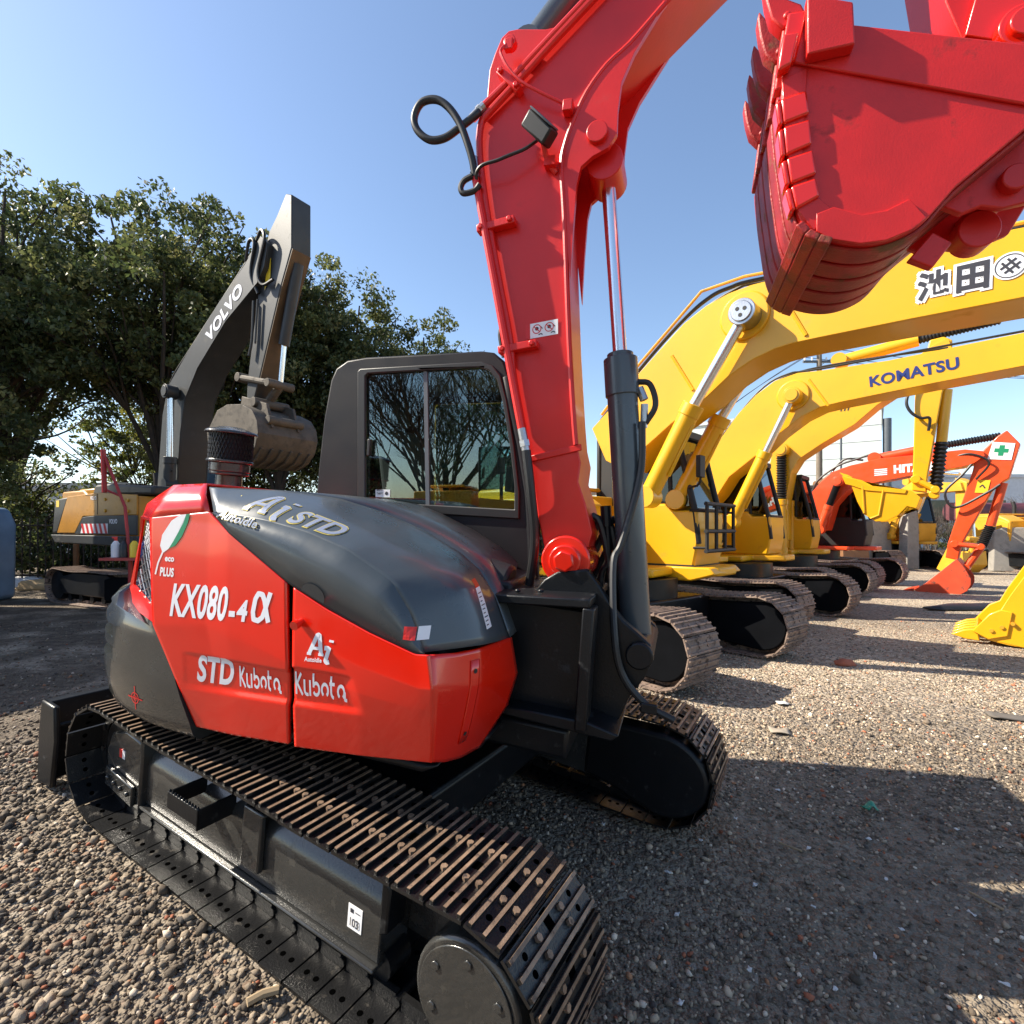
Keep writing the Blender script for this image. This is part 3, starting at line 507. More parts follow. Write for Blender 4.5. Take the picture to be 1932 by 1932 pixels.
K = {'boom': [(0.262, 3.39), (0.245, 3.499), (0.251, 3.576), (0.287, 3.666), (0.4, 3.779), (0.557, 3.933), (0.73, 4.082), (0.922, 4.268), (1.057, 4.396), (1.341, 4.358), (1.221, 4.189), (1.083, 3.998), (0.948, 3.853), (0.855, 3.778), (0.775, 3.671), (0.726, 3.555), (0.695, 3.449), (0.688, 3.348), (0.724, 3.117), (0.798, 2.571)], 'boom_low': [(0.855, 2.212), (0.878, 2.084), (0.904, 2.005), (0.901, 1.915), (0.943, 1.821), (0.989, 1.687), (0.968, 1.57), (0.942, 1.493), (0.879, 1.456), (0.809, 1.485), (0.78, 1.557), (0.723, 1.743), (0.694, 1.866), (0.672, 1.956), (0.635, 2.071), (0.529, 2.401), (0.45, 2.667)], 'boom_lug': [(1.089, 4.016), (0.968, 3.809), (0.923, 3.689), (0.919, 3.569), (0.925, 3.469), (0.892, 3.412), (0.824, 3.381), (0.775, 3.34), (0.763, 3.263), (0.766, 3.074), (0.772, 2.916), (0.776, 2.837), (0.719, 3.117), (0.688, 3.348), (0.695, 3.449), (0.726, 3.555), (0.775, 3.671), (0.855, 3.778), (0.948, 3.853), (1.07, 3.986)], 'boom_back': [(0.229, 3.612), (0.255, 3.755), (0.256, 3.887), (0.277, 3.958), (0.306, 4.031), (0.34, 4.058), (0.384, 4.059), (0.526, 4.034), (0.585, 4.036), (0.619, 4.03)], 'lugpin': [(0.838, 3.476)], 'pipeA': [(0.735, 4.064), (0.408, 3.767), (0.247, 3.636)], 'pipeB': [(0.764, 4.059), (0.459, 3.771), (0.298, 3.618), (0.271, 3.572), (0.271, 3.483), (0.297, 3.341), (0.349, 3.133), (0.422, 2.874), (0.513, 2.566)], 'pipeC': [(0.271, 3.324), (0.344, 3.074), (0.415, 2.833), (0.494, 2.56)], 'pipeC2': [(0.456, 2.653), (0.54, 2.374), (0.621, 2.114)], 'hose': [(0.261, 3.614), (0.233, 3.581), (0.182, 3.538), (0.113, 3.493), (0.038, 3.489), (-0.028, 3.538), (-0.048, 3.599), (-0.015, 3.661), (0.059, 3.668), (0.128, 3.626), (0.191, 3.546), (0.236, 3.451), (0.26, 3.384), (0.275, 3.318)], 'hose2': [(0.266, 3.318), (0.223, 3.298), (0.209, 3.266), (0.228, 3.24), (0.282, 3.248), (0.306, 3.274)], 'wire': [(0.57, 3.454), (0.519, 3.408), (0.445, 3.376), (0.394, 3.357), (0.324, 3.347), (0.29, 3.326), (0.284, 3.294)], 'cable': [(0.384, 3.921), (0.353, 3.882), (0.366, 3.841), (0.406, 3.779), (0.473, 3.714), (0.563, 3.663), (0.675, 3.609)], 'bend_clamps': [(0.371, 3.752), (0.366, 3.095), (0.695, 3.598), (0.384, 3.933)], 'clamp2': [(0.529, 2.522)], 'lamp': [(0.532, 3.547), (0.588, 3.517), (0.639, 3.457), (0.666, 3.382), (0.63, 3.382), (0.566, 3.442), (0.523, 3.509)], 'sticker_boom': [(0.574, 2.635), (0.729, 2.661), (0.74, 2.592), (0.585, 2.565)], 'cyl': [(1.021, -0.1, 2.502), (1.223, -0.1, 1.221), (0.87, -0.1, 3.39)], 'armcyl': [(0.455, -0.1, 4.117), (0.633, -0.1, 4.331)], 'bkt': [(1.561, 3.683), (1.562, 3.468), (1.586, 3.312), (1.622, 3.148), (1.666, 2.983), (1.716, 2.906), (1.795, 2.869), (1.888, 2.848), (1.97, 2.854), (2.047, 2.888), (2.095, 2.933), (2.161, 3.029), (2.332, 3.198), (2.422, 3.288), (2.46, 3.36), (2.429, 3.426), (2.301, 3.469), (1.787, 3.619)], 'bkt_band': [(1.561, 3.683), (1.787, 3.619), (2.301, 3.469), (2.429, 3.426), (2.456, 3.239), (2.323, 3.273), (1.585, 3.522)], 'bkt_block': [(1.609, 3.714), (1.761, 3.659), (1.783, 3.514), (1.632, 3.502)], 'bkt_wear': [(1.565, 3.389), (1.649, 3.409), (1.669, 3.325), (1.584, 3.298)], 'bkt_wear2': [(1.585, 3.285), (1.672, 3.303), (1.689, 3.213), (1.605, 3.181)], 'bkt_wear3': [(1.608, 3.168), (1.694, 3.191), (1.716, 3.104), (1.632, 3.074)], 'bkt_wear4': [(1.633, 3.064), (1.715, 3.088), (1.735, 3.021), (1.66, 2.979)], 'bkt_heel': [(1.731, 2.96), (1.786, 2.981), (1.88, 2.946), (1.956, 2.956), (2.022, 2.99), (2.082, 2.922), (2.044, 2.883), (1.967, 2.85), (1.886, 2.843), (1.793, 2.864), (1.738, 2.896)], 'bkt_ear': [(2.172, 3.037), (2.279, 3.167), (2.414, 3.316), (2.537, 3.41), (2.604, 3.257), (2.526, 3.07), (2.446, 3.033), (2.361, 3.014), (2.295, 3.028), (2.238, 3.003)], 'bkt_hook': [(2.094, 2.867), (2.158, 2.963), (2.225, 2.92), (2.173, 2.831)], 'bkt_pts': [(2.375, 3.104), (2.162, 2.9), (2.306, 2.934), (2.351, 3.658)], 'arm': [(2.121, 3.823), (2.19, 3.675), (2.285, 3.641), (2.392, 3.571), (2.464, 3.608), (2.414, 3.828), (2.273, 4.161), (2.06, 4.15), (2.045, 4.027)], 'tooth': [(1.482, 3.64), (1.55, 3.679), (1.542, 3.725), (1.486, 3.766), (1.435, 3.821), (1.456, 3.74)], 'crease': [(-0.395, -1.04, 1.646), (-0.142, -1.04, 1.636), (0.055, -1.04, 1.612), (0.231, -1.04, 1.567), (0.425, -1.04, 1.476), (0.503, -1.04, 1.381), (0.571, -1.04, 1.248)], 'seam': [(-0.385, -1.05, 1.646), (-0.298, -1.06, 1.586), (0.003, -1.06, 1.424), (0.185, -1.06, 1.355), (0.368, -1.06, 1.296), (0.55, -1.06, 1.251), (0.575, -1.05, 1.249)], 'hr1': [(-0.453, -1.0, 1.695), (-0.212, -0.97, 1.699), (0.003, -0.92, 1.681), (0.223, -0.88, 1.629), (0.427, -0.86, 1.564), (0.562, -0.85, 1.504), (0.623, -0.85, 1.459), (0.719, -0.85, 1.257)], 'hr2': [(-0.544, -0.93, 1.741), (-0.27, -0.82, 1.755), (-0.062, -0.7, 1.742), (0.093, -0.6, 1.699), (0.28, -0.54, 1.633), (0.46, -0.52, 1.549), (0.555, -0.52, 1.485), (0.642, -0.53, 1.381), (0.724, -0.53, 1.213)], 'fp_top': [(0.016, -1.05, 1.406), (0.178, -1.05, 1.344), (0.362, -1.05, 1.287), (0.546, -1.05, 1.242), (0.6, -1.05, 1.248)], 'fp_bot': [(0.042, -1.02, 0.783), (0.339, -1.02, 0.818), (0.622, -1.01, 0.855)], 'cp_top': [(0.6, -1.05, 1.248), (0.652, -0.95, 1.238), (0.702, -0.84, 1.237), (0.739, -0.55, 1.222)], 'cp_bot': [(0.624, -1.01, 0.855), (0.635, -0.92, 0.817), (0.651, -0.8, 0.783), (0.672, -0.65, 0.767)], 'cp_right': [(0.739, -0.55, 1.222), (0.771, -0.52, 1.063), (0.748, -0.55, 0.928), (0.672, -0.65, 0.767)], 'cp_left': [(0.6, -1.05, 1.248), (0.631, -1.06, 1.137), (0.624, -1.01, 0.855)], 'rp_top': [(-0.73, -1.04, 1.592), (-0.417, -1.04, 1.646), (-0.302, -1.05, 1.579), (-0.004, -1.05, 1.416)], 'rp_bot': [(-0.461, -1.0, 0.743), (-0.257, -1.01, 0.756), (0.027, -1.02, 0.788)], 'rp_left': [(-0.73, -1.04, 1.592), (-0.699, -1.04, 1.366), (-0.668, -1.04, 1.153), (-0.601, -1.03, 1.03), (-0.533, -1.02, 0.898), (-0.461, -1.0, 0.743)], 'rp_right': [(-0.004, -1.05, 1.416), (0.038, -1.06, 1.122), (0.027, -1.02, 0.788)], 'bev_out': [(-0.956, -0.9, 1.572), (-0.73, -1.04, 1.592), (-0.417, -1.04, 1.646)], 'bev_in': [(-0.83, -0.93, 1.681), (-0.745, -0.93, 1.734), (-0.581, -0.91, 1.755)], 'ch_left': [(-1.021, -0.85, 1.566), (-1.052, -0.83, 1.45), (-1.169, -0.78, 1.235), (-1.049, -0.85, 1.158)], 'gr': [(-0.975, -0.88, 1.561), (-0.786, -1.0, 1.575), (-0.728, -1.0, 1.198), (-1.065, -0.84, 1.243), (-1.0, -0.87, 1.457)], 'cw_edge': [(-1.143, -0.8, 1.241), (-1.023, -0.87, 1.165), (-0.699, -1.02, 1.145), (-0.601, -1.03, 1.03), (-0.533, -1.02, 0.898), (-0.461, -1.0, 0.741)], 'cw_sil': [(-1.314, -0.75, 1.163), (-1.364, -0.75, 1.075), (-1.33, -0.75, 0.97), (-1.352, -0.75, 0.801), (-1.284, -0.75, 0.58), (-1.232, -0.75, 0.53)], 'txt': [(-0.575, -1.06, 1.209), (-0.093, -1.06, 1.258), (-0.55, -1.06, 1.327), (-0.069, -1.06, 1.364), (-0.432, -1.06, 0.961), (-0.229, -1.06, 0.985), (-0.214, -1.06, 0.988), (0.004, -1.06, 1.013), (0.057, -1.06, 1.014), (0.291, -1.06, 1.04), (0.109, -1.06, 1.154), (0.218, -1.06, 1.16), (0.144, -1.06, 1.236), (-0.668, -1.04, 1.426), (-0.553, -1.04, 1.62)], 'creaseline': [(-0.543, -1.05, 1.074), (-0.064, -1.05, 1.096), (0.057, -1.05, 1.112), (0.232, -1.05, 1.12), (-0.419, -1.05, 0.927), (0.021, -1.05, 0.962), (0.057, -1.05, 0.97), (0.343, -1.05, 1.007)], 'cab': [(-0.801, 1.472), (-0.803, 1.871), (-0.788, 2.2), (-0.758, 2.435), (-0.726, 2.509), (-0.651, 2.558), (-0.522, 2.578), (-0.135, 2.598), (0.209, 2.617), (0.295, 2.608), (0.355, 2.565), (0.394, 2.479), (0.438, 2.336), (0.515, 2.108), (0.585, 1.852), (0.631, 1.595), (0.662, 1.331), (0.318, 1.283), (-0.378, 1.356)], 'cabwin': [(-0.457, 1.702), (-0.524, 2.47), (-0.507, 2.486), (0.217, 2.532), (0.282, 2.515), (0.334, 2.463), (0.383, 2.334), (0.445, 2.104), (0.495, 1.874), (0.507, 1.74)], 'cabwin_split': [(-0.12, 2.501), (-0.034, 1.715)], 'cab_sticker': [(-0.392, 1.793), (-0.293, 1.801), (-0.291, 1.756), (-0.388, 1.747)], 'cleaner': [(-0.82, -0.55, 1.758), (-0.826, -0.55, 1.844), (-0.841, -0.55, 2.025), (-0.956, -0.55, 1.917), (-0.667, -0.55, 1.934), (-0.909, -0.55, 1.803), (-0.74, -0.55, 1.815)], 'box': [(0.642, -0.45, 1.358), (1.047, -0.45, 1.393), (1.085, -0.45, 0.865), (0.765, -0.45, 0.853), (1.192, -0.3, 0.845), (1.23, -0.3, 0.957)], 'brk': [(0.764, 1.395), (0.802, 1.453), (0.862, 1.498), (0.996, 1.525), (1.053, 1.461), (1.117, 1.378), (1.178, 1.316), (1.241, 1.275), (1.304, 1.23), (1.32, 1.167), (1.29, 1.081), (1.232, 0.978), (1.198, 0.868), (1.056, 0.811), (1.024, 0.82), (0.973, 1.336)], 'brk_pts': [(0.895, 1.539), (1.278, 1.2)], 'sill_low': [(0.628, -0.9, 0.802), (0.754, -0.5, 0.745), (0.821, -0.4, 0.768), (0.571, -0.8, 0.667)], 't_idler': [(-1.198, -1.1, 0.078), (-1.335, -1.1, 0.511), (-0.947, -1.08, 0.429)], 'blade': [(-1.642, -1.1, 0.454), (-1.524, -1.1, 0.487), (-1.544, -1.1, 0.039), (-1.416, -1.1, 0.084)], 'tf': [(-1.236, -0.95, 0.377), (-1.203, -0.95, 0.066), (-0.871, -0.95, 0.405), (-0.838, -0.95, 0.088), (0.745, -0.95, 0.123), (0.73, -0.95, 0.379), (-0.787, -0.95, 0.324)], 'step': [(-0.375, -1.1, 0.426), (-0.157, -1.1, 0.42), (-0.104, -1.0, 0.461), (-0.15, -1.1, 0.355)]}
G = {'M1': {'boom': [(-0.2, 2.58), (-0.42, 3.04), (-0.06, 3.33), (0.28, 3.65), (0.6, 3.91), (0.9, 4.15), (1.18, 4.29), (1.44, 4.36), (1.69, 4.38), (1.93, 4.37), (2.95, 4.29), (3.88, 4.19), (4.52, 4.1), (4.52, 3.56), (3.88, 3.6), (3.13, 3.62), (2.37, 3.63), (2.11, 3.63), (1.93, 3.61), (1.69, 3.54), (1.44, 3.41), (1.18, 3.21), (1.01, 3.11), (0.75, 2.96), (0.33, 2.66), (0.08, 2.43)], 'cyl': [(1.67, 4.01), (1.09, 3.11), (0.5, 2.05)], 'cylfar': [(1.41, 3.62), (1.02, 3.08), (0.28, 1.74)], 'text': [(3.18, 4.05), (3.39, 4.01), (3.18, 3.8), (3.45, 4.02), (3.67, 4.0), (3.47, 3.79), (3.71, 4.0), (3.89, 3.78)], 'bodypts': [(0.11, 1.15), (0.55, 1.14), (0.11, 1.41), (0.67, 1.43), (0.61, 1.87), (0.29, 1.88)], 'cabpts': [(0.29, 1.43), (0.29, 1.93), (0.61, 2.87), (0.94, 3.04), (1.13, 2.33), (1.14, 1.5), (0.61, 1.16)], 'hose': [(0.23, 3.74), (0.45, 3.94), (0.79, 4.24), (1.14, 4.47), (1.41, 4.53), (1.9, 4.47)]}, 'M2': {'boom': [(-0.64, 1.92), (-0.6, 2.7), (-0.3, 3.31), (0.11, 3.85), (0.44, 4.16), (0.76, 4.36), (1.14, 4.43), (1.5, 4.4), (2.47, 4.37), (4.04, 4.43), (4.92, 4.42), (4.92, 4.0), (4.04, 3.96), (3.05, 3.9), (1.84, 3.81), (1.5, 3.77), (1.21, 3.65), (0.84, 3.39), (0.52, 3.09), (-0.06, 2.66), (-0.28, 2.32)], 'cyl': [(1.1, 4.0), (0.65, 3.06), (0.04, 1.78)], 'text': [(2.21, 4.18), (3.33, 4.24), (2.24, 4.01), (3.35, 4.1)], 'cabpts': [(-0.3, 1.44), (-0.3, 2.4), (0.32, 2.69), (0.66, 1.78), (-0.3, 1.02)], 'bucket': [(3.52, 0.21), (3.68, 0.45), (3.8, 0.52), (3.89, 0.72), (4.05, 1.03), (4.33, 1.57), (4.62, 1.64), (4.75, 0.82), (4.38, 0.12), (4.03, 0.02), (3.64, 0.09)]}, 'M3': {'boom': [(-0.3, 1.36), (-0.41, 2.39), (-0.41, 3.07), (-0.3, 3.57), (-0.1, 4.0), (0.25, 4.29), (0.74, 4.55), (1.2, 4.8), (1.64, 5.03), (2.46, 5.27), (2.84, 5.53), (3.06, 5.62), (3.13, 5.37), (2.84, 5.05), (1.85, 4.41), (1.42, 4.03), (0.74, 3.64), (0.3, 3.35), (0.11, 3.03), (0.0, 2.37), (0.0, 1.37)], 'armcyl': [(1.09, 5.6), (2.56, 5.77), (3.88, 5.88)], 'arm': [(2.76, 5.67), (2.99, 5.69), (3.13, 5.59), (3.12, 5.11), (2.97, 4.52), (2.72, 2.77), (2.7, 2.43), (2.45, 2.49), (2.47, 2.83), (2.51, 4.6)], 'bucket': [(1.31, 2.82), (1.59, 2.73), (1.79, 2.59), (2.47, 2.46), (2.62, 2.31), (2.55, 2.08), (2.39, 2.13), (2.24, 1.94), (2.04, 1.82), (1.84, 1.81), (1.63, 1.97), (1.5, 2.26), (1.41, 2.56)], 'bcyl': [(3.04, 4.6), (2.95, 3.5), (2.85, 2.48), (2.52, 2.72), (2.83, 2.38)], 'cyl': [(-0.07, 3.57), (-0.07, 2.37), (-0.06, 0.92)], 'cylfar': [(-0.06, 3.61), (-0.07, 2.4)], 'cabpts': [(-0.1, 1.82), (-0.1, 2.88), (0.4, 2.79), (0.55, 2.1), (0.52, 1.19), (-0.07, 0.89)]}, 'M4': {'boom': [(0.09, 1.6), (-0.08, 2.71), (0.19, 3.03), (0.51, 3.33), (0.95, 3.48), (1.72, 3.62), (2.54, 3.64), (3.49, 3.68), (3.84, 3.6), (3.87, 3.48), (3.66, 3.31), (3.42, 3.24), (3.05, 3.2), (2.27, 3.07), (1.43, 2.93), (0.98, 2.84), (0.77, 2.63), (0.55, 2.35), (0.35, 1.6)], 'arm': [(4.27, 4.08), (4.51, 3.72), (4.31, 2.9), (4.2, 2.82), (4.0, 2.62), (3.41, 1.26), (3.34, 0.84), (3.09, 0.9), (3.14, 1.28), (3.53, 2.76), (3.63, 3.13), (3.67, 3.38), (3.86, 3.67), (4.09, 3.95)], 'bucket': [(3.34, 0.89), (3.51, 0.64), (3.62, 0.4), (3.62, 0.25), (3.55, 0.09), (3.39, -0.03), (3.24, -0.07), (2.57, -0.02), (2.46, 0.02), (2.72, 0.23)], 'armcyl': [(1.52, 3.66), (2.89, 3.85), (4.15, 3.98)], 'bcyl': [(4.19, 2.8), (3.96, 1.73), (3.79, 1.2), (3.27, 1.26), (3.49, 0.65)], 'cyl': [(0.7, 3.03), (0.46, 2.35), (0.22, 1.63)], 'text': [(1.55, 3.32), (1.79, 3.17), (1.99, 3.39), (2.95, 3.4), (2.0, 3.19), (4.09, 3.82), (4.4, 3.69), (4.36, 3.46)], 'cabpts': [(0.02, 1.17), (0.29, 2.39), (0.46, 1.93), (0.46, 1.25)]}, 'MV': {'boom': [(0.62, 2.5), (0.86, 4.14), (1.08, 4.72), (1.95, 5.36), (3.06, 6.09), (3.95, 6.61), (4.45, 7.0), (4.66, 6.81), (4.56, 6.42), (4.34, 6.17), (3.31, 5.68), (2.29, 4.94), (1.81, 4.39), (1.6, 3.68), (1.45, 2.47)], 'arm': [(4.54, 7.11), (4.77, 7.33), (5.03, 7.64), (5.2, 7.57), (5.2, 6.64), (4.88, 6.0), (4.24, 4.46), (4.02, 3.99), (3.82, 4.05), (3.85, 4.45), (4.24, 6.25), (4.35, 6.68)], 'bucket': [(3.15, 3.16), (3.09, 3.51), (3.45, 3.89), (3.78, 3.96), (4.23, 3.91), (4.55, 3.77), (4.71, 3.57), (4.75, 3.35), (4.66, 3.11), (4.47, 2.93), (4.2, 2.83), (3.84, 2.83)], 'bcyl': [(5.1, 6.44), (4.69, 5.05), (4.58, 4.32), (3.64, 4.56), (3.93, 3.84)], 'cyl': [(1.52, 4.52), (1.48, 3.16), (1.44, 2.57)], 'text': [(2.65, 5.55), (3.78, 6.28), (2.85, 5.39), (3.9, 6.13)], 'body': [(-2.16, 2.39), (-1.95, 2.46), (-0.5, 2.43), (2.19, 2.32), (2.26, 1.91), (1.47, 1.41), (-2.06, 1.36), (-2.27, 1.57), (-1.85, 1.73), (-1.6, 1.97), (-0.5, 2.43), (-0.5, 2.62), (2.73, 2.39)], 'under': [(-2.54, 1.02), (0.56, 0.45), (-1.7, 0.68), (1.12, 0.84), (-2.11, 0.13)]}}
# ---------------------------------------------------------------- crawler track (shared by all machines)
def track_path(zr,zf,r,hc,sag=0):
    """closed path of the shoe base: idler centre x=zr, sprocket centre x=zf, radius r, centre height hc"""
    pts=[]
    for k in range(17): a=PI/2-PI*k/16; pts.append((zf+r*math.cos(a),hc+r*math.sin(a)))
    for k in range(17): a=-PI/2-PI*k/16; pts.append((zr+r*math.cos(a),hc+r*math.sin(a)))
    n=16
    for k in range(1,n): u=k/n; pts.append((zr+(zf-zr)*u,hc+r-sag*math.sin(PI*u)*(1+.5*math.sin(3*PI*u))))
    return pts
def crawler(zr,zf,r,hc,wd,pitch,mats,detail=True,sag=.015,seed=0):
    P=[Vector((p[0],0,p[1])) for p in track_path(zr,zf,r,hc,sag)]; P.append(P[0]); L=[0]
    for a,b in zip(P,P[1:]): L.append(L[-1]+(b-a).length)
    n=round(L[-1]/pitch); pt=L[-1]/n; rnd=random.Random(seed); mb=MB()
    def at(s_):
        s_%=L[-1]
        for j in range(len(P)-1):
            if L[j+1]>=s_: return P[j].lerp(P[j+1],(s_-L[j])/(L[j+1]-L[j]))
    for i in range(n):
        a=at(i*pt+.004); c=at((i+1)*pt-.004); t=(c-a); ln=t.length; t.normalize(); o=Vector((-t.z,0,t.x)); y=Vector((0,1,0))
        mid=(a+c)/2
        if (mid-Vector(((zr+zf)/2,0,hc))).dot(o)<0: o=-o
        Rm=Matrix((t,y,o)).transposed(); jw=rnd.uniform(-.003,.003)
        def B(s0,s1,l0,l1,o0,o1,m=0): mb.box(mid+Rm@Vector(((s0+s1)/2,(l0+l1)/2+jw,(o0+o1)/2)),(s1-s0,l1-l0,o1-o0),Rm,m)
        k=pitch/.135
        B(-ln/2,ln/2,-wd/2,wd/2,0,.011*k)
        g=.024*k
        for s_ in ((-.047,.002,.052) if detail else (-.04,.045)):
            B(s_*k-.0065*k,s_*k+.0065*k,-wd/2*.985,wd/2*.985,.0105*k,g*(1 if s_>-.04 or not detail else .9),0); B(s_*k-.006*k,s_*k+.006*k,-wd/2*.98,wd/2*.98,g*.9,g+.0012,1)
        if detail:
            for s_ in (-.022,.027):
                for l in (-.075,.075): mb.tube([mid+Rm@Vector((s_,l,.011)),mid+Rm@Vector((s_,l,.024))],.0125,6,1)
                mb.tube([mid+Rm@Vector((s_,-wd/2+.075,.010)),mid+Rm@Vector((s_,-wd/2+.075,.0118))],.011,10,2); mb.tube([mid+Rm@Vector((s_,-wd/2+.075,.0005)),mid+Rm@Vector((s_,-wd/2+.075,-.0012))],.011,10,2)
                mb.tube([mid+Rm@Vector((s_,wd/2-.075,.0005)),mid+Rm@Vector((s_,wd/2-.075,-.0012))],.011,10,2); mb.tube([mid+Rm@Vector((s_,wd/2-.075,.010)),mid+Rm@Vector((s_,wd/2-.075,.0118))],.011,10,2)
            B(-.06,-.004,-.018,.018,.0108,.0125,2)
        for l in (-.055*k,.055*k): B(-ln*.42,ln*.42,l-.012*k,l+.012*k,-.05*k,-.001)
        mb.tube([mid+Rm@Vector((-ln*.5,-.075*k,-.028*k)),mid+Rm@Vector((-ln*.5,.075*k,-.028*k))],.017*k,8)
    return mesh('crawler_track',mb,mats,smooth=False)
# ---------------------------------------------------------------- the red compact excavator
KR=Matrix(((.9490852,.3017326,.0905243),(-.2980317,.9531241,-.0522642),(-.1020507,.0226241,.9945219)))
kx=thing('compact_excavator','red and dark grey compact excavator in the foreground with its boom raised','excavator',(CX,CY,CZ),KR)
SW=Matrix.Rotation(R(-12.5),4,'Z')             # undercarriage stands at an angle under the swung upper body
def T(mb): return mb.xf(SW)
GA=.875
tm=crawler(-1.06,1.16,.285,.297,.45,.135,['shoe_black','shoe_worn','hole'])
for s in (-1,1):
    o=bpy.data.objects.new('crawler_track',tm); COL.objects.link(o); o.parent=kx; o.matrix_local=SW@Matrix.Translation((.13 if s>0 else 0,s*GA,.045 if s>0 else 0))
def track_frame(s):
    y0=-.95 if s<0 else .80 ; q=MB()
    f=lambda a: s*a
    # long box with a sloping top
    sec=[(.80,.13),(.955,.13),(.955,.33),(.935,.37),(.86,.455),(.80,.47)]
    a=-.84;b_=.745
    q.add([(x,f(y),z) for x in (a,b_) for y,z in sec],[tuple(range(6)),tuple(range(6,12))]+[(i,(i+1)%6,6+(i+1)%6,6+i) for i in range(6)])
    q.bx(a,b_,f(.80),f(.985),.115,.130)         # bottom ledge
    q.bx(-.1,1.2,f(.66),f(.80),.16,.40)
    o=obj('track_frame',T(q),'wet_black',kx,bevel=.012)
    q=MB(); q.prism([(-1.2,.10),(-.85,.075),(-.85,.43),(-1.02,.45),(-1.17,.40),(-1.215,.30)],f(.90),f(.97)); q.prism([(-1.1,.38),(-.845,.40),(-.845,.47),(-1.02,.48)],f(.82),f(.90))
    q.bx(-.86,-.835,f(.8),f(.985),.08,.47); obj('idler_bracket',T(q),'wet_black',o,bevel=.012)
    q=MB(); q.prism([(-1.17,.13),(-.90,.10),(-.90,.20),(-1.17,.23)],f(.97),f(.992))
    for k in range(4): q.tube([(-1.13+k*.065,f(.99),.18-k*.007),(-1.13+k*.065,f(1.006),.18-k*.007)],.014,6)
    obj('guide_plate',T(q),'wet_black',o,bevel=.006)
    q=MB(); q.tube([(-1.06,f(.80),.29),(-1.06,f(.95),.29)],.215,32); q.tube([(-1.06,f(.70),.29),(-1.06,f(.80),.29)],.25,32); obj('idler',T(q),'frame_black',o,bevel=.01)
    q=MB(); q.tube([(1.16,f(.72),.30),(1.16,f(1.04),.30)],.19,40); q.tube([(1.16,f(.70),.30),(1.16,f(.78),.30)],.235,40); o2=obj('sprocket_hub',T(q),'wet_black',o,bevel=.012)
    q=MB(); q.tube([(1.16,f(1.041),.30),(1.16,f(1.047),.30)],.168,40)
    for k in range(6):
        a=k*PI/3+.5; q.tube([(1.16+.13*math.cos(a),f(1.047),.30+.13*math.sin(a)),(1.16+.13*math.cos(a),f(1.053),.30+.13*math.sin(a))],.016,6)
    obj('hub_cover',T(q),'wet_black',o2,bevel=.004)
    q=MB()
    for k in range(5):
        q=MB(); q.tube([(-.72+k*.36,f(.82),.105),(-.72+k*.36,f(.93),.105)],.062,18); obj('track_roller',T(q),'frame_black',o)
    
    q=MB(); q.bx(.2,.3,f(.82),f(.90),.44,.52); obj('carrier_roller',T(q),'frame_black',o)
    if s<0:
        q=MB(); q.bx(-.375,-.145,-1.10,-1.09,.352,.425)
        for k in range(11): q.add([(-.37+k*.021,-1.10,.425),(-.355+k*.021,-1.10,.425),(-.3625+k*.021,-1.10,.438),(-.37+k*.021,-1.09,.425),(-.355+k*.021,-1.09,.425),(-.3625+k*.021,-1.09,.438)],[(0,1,2),(3,5,4),(1,4,5,2),(0,2,5,3)])
        q.bx(-.375,-.365,-1.09,-.93,.352,.425); q.bx(-.155,-.145,-1.10,-.93,.335,.425)
        obj('step',T(q),'frame_black',o,bevel=.003)
        q=MB(); q.prism([(-.02,.19),(.10,.19),(.10,.44),(-.02,.44)],-.985,-.956); q.bx(-.02,.11,-.985,-.90,.425,.445); obj('cover_plate',T(q),'wet_black',o,bevel=.008)
        q=MB(); q.prism([(.735,.24),(.775,.26),(.775,.42),(.75,.45),(.735,.44)],-.96,-.86); obj('tow_eye',T(q),'frame_black',o,bevel=.012)
        q=MB()
        for x in (-.72,-.6,-.46,-.3,-.2,.25,.37,.5,.62): q.bx(x,x+.012,-.905,-.902,.425,.438)
        q.bx(-.55,-.543,-.955,-.86,.395,.457); q.bx(-.435,-.428,-.955,-.86,.395,.457)
        st=MB(); st.bx(.585,.655,-.9575,-.9555,.20,.29); ot=obj('sticker',T(st),'white',o,smooth=False)
        q=MB(); word(q,'103',(.60,-.959,.215),(1,0,0),(0,0,1),width=.042,height=.03,bold=.02); q.bx(.597,.612,-.959,-.9585,.262,.277); q.bx(.622,.645,-.959,-.9585,.268,.271); obj('print',T(q),'ink',ot,smooth=False)
        st=MB(); st.bx(-1.075,-1.045,-.9735,-.9712,.30,.345); ot=obj('sticker',T(st),'sticker_red',o,smooth=False)
        st=MB(); st.bx(-1.045,-1.02,-.9735,-.9712,.30,.345); obj('sticker',T(st),'white',o,smooth=False)
    else:
        # inner face of the far frame: teardrop travel motor cover
        pts=[(.72,.17),(.72,.50),(.85,.52)]+[(1.16+.27*math.cos(a),.30+.235*math.sin(a)) for a in [PI*.55-PI*1.05*k/20 for k in range(21)]]+[(.9,.14)]
        q=MB(); q.prism(pts,.645,.80); obj('travel_motor_cover',T(q),'frame_black',o,bevel=.025,segs=3)
T0=T
for s in (-1,1):
    T=(lambda mb:mb.xf(SW@Matrix.Translation((.13,0,.045)))) if s>0 else T0
    track_frame(s)
T=T0
q=MB(); q.bx(-.55,.62,-.72,.72,.30,.52); q.prism([(-.3,.2),(.45,.2),(.62,.52),(-.55,.52)],-.6,.6); obj('centre_frame',T(q),'frame_black',kx,bevel=.02)
q=MB(); q.tube([(0,0,.52),(0,0,.66)],.46,40); obj('slew_ring',q,'frame_black',kx)
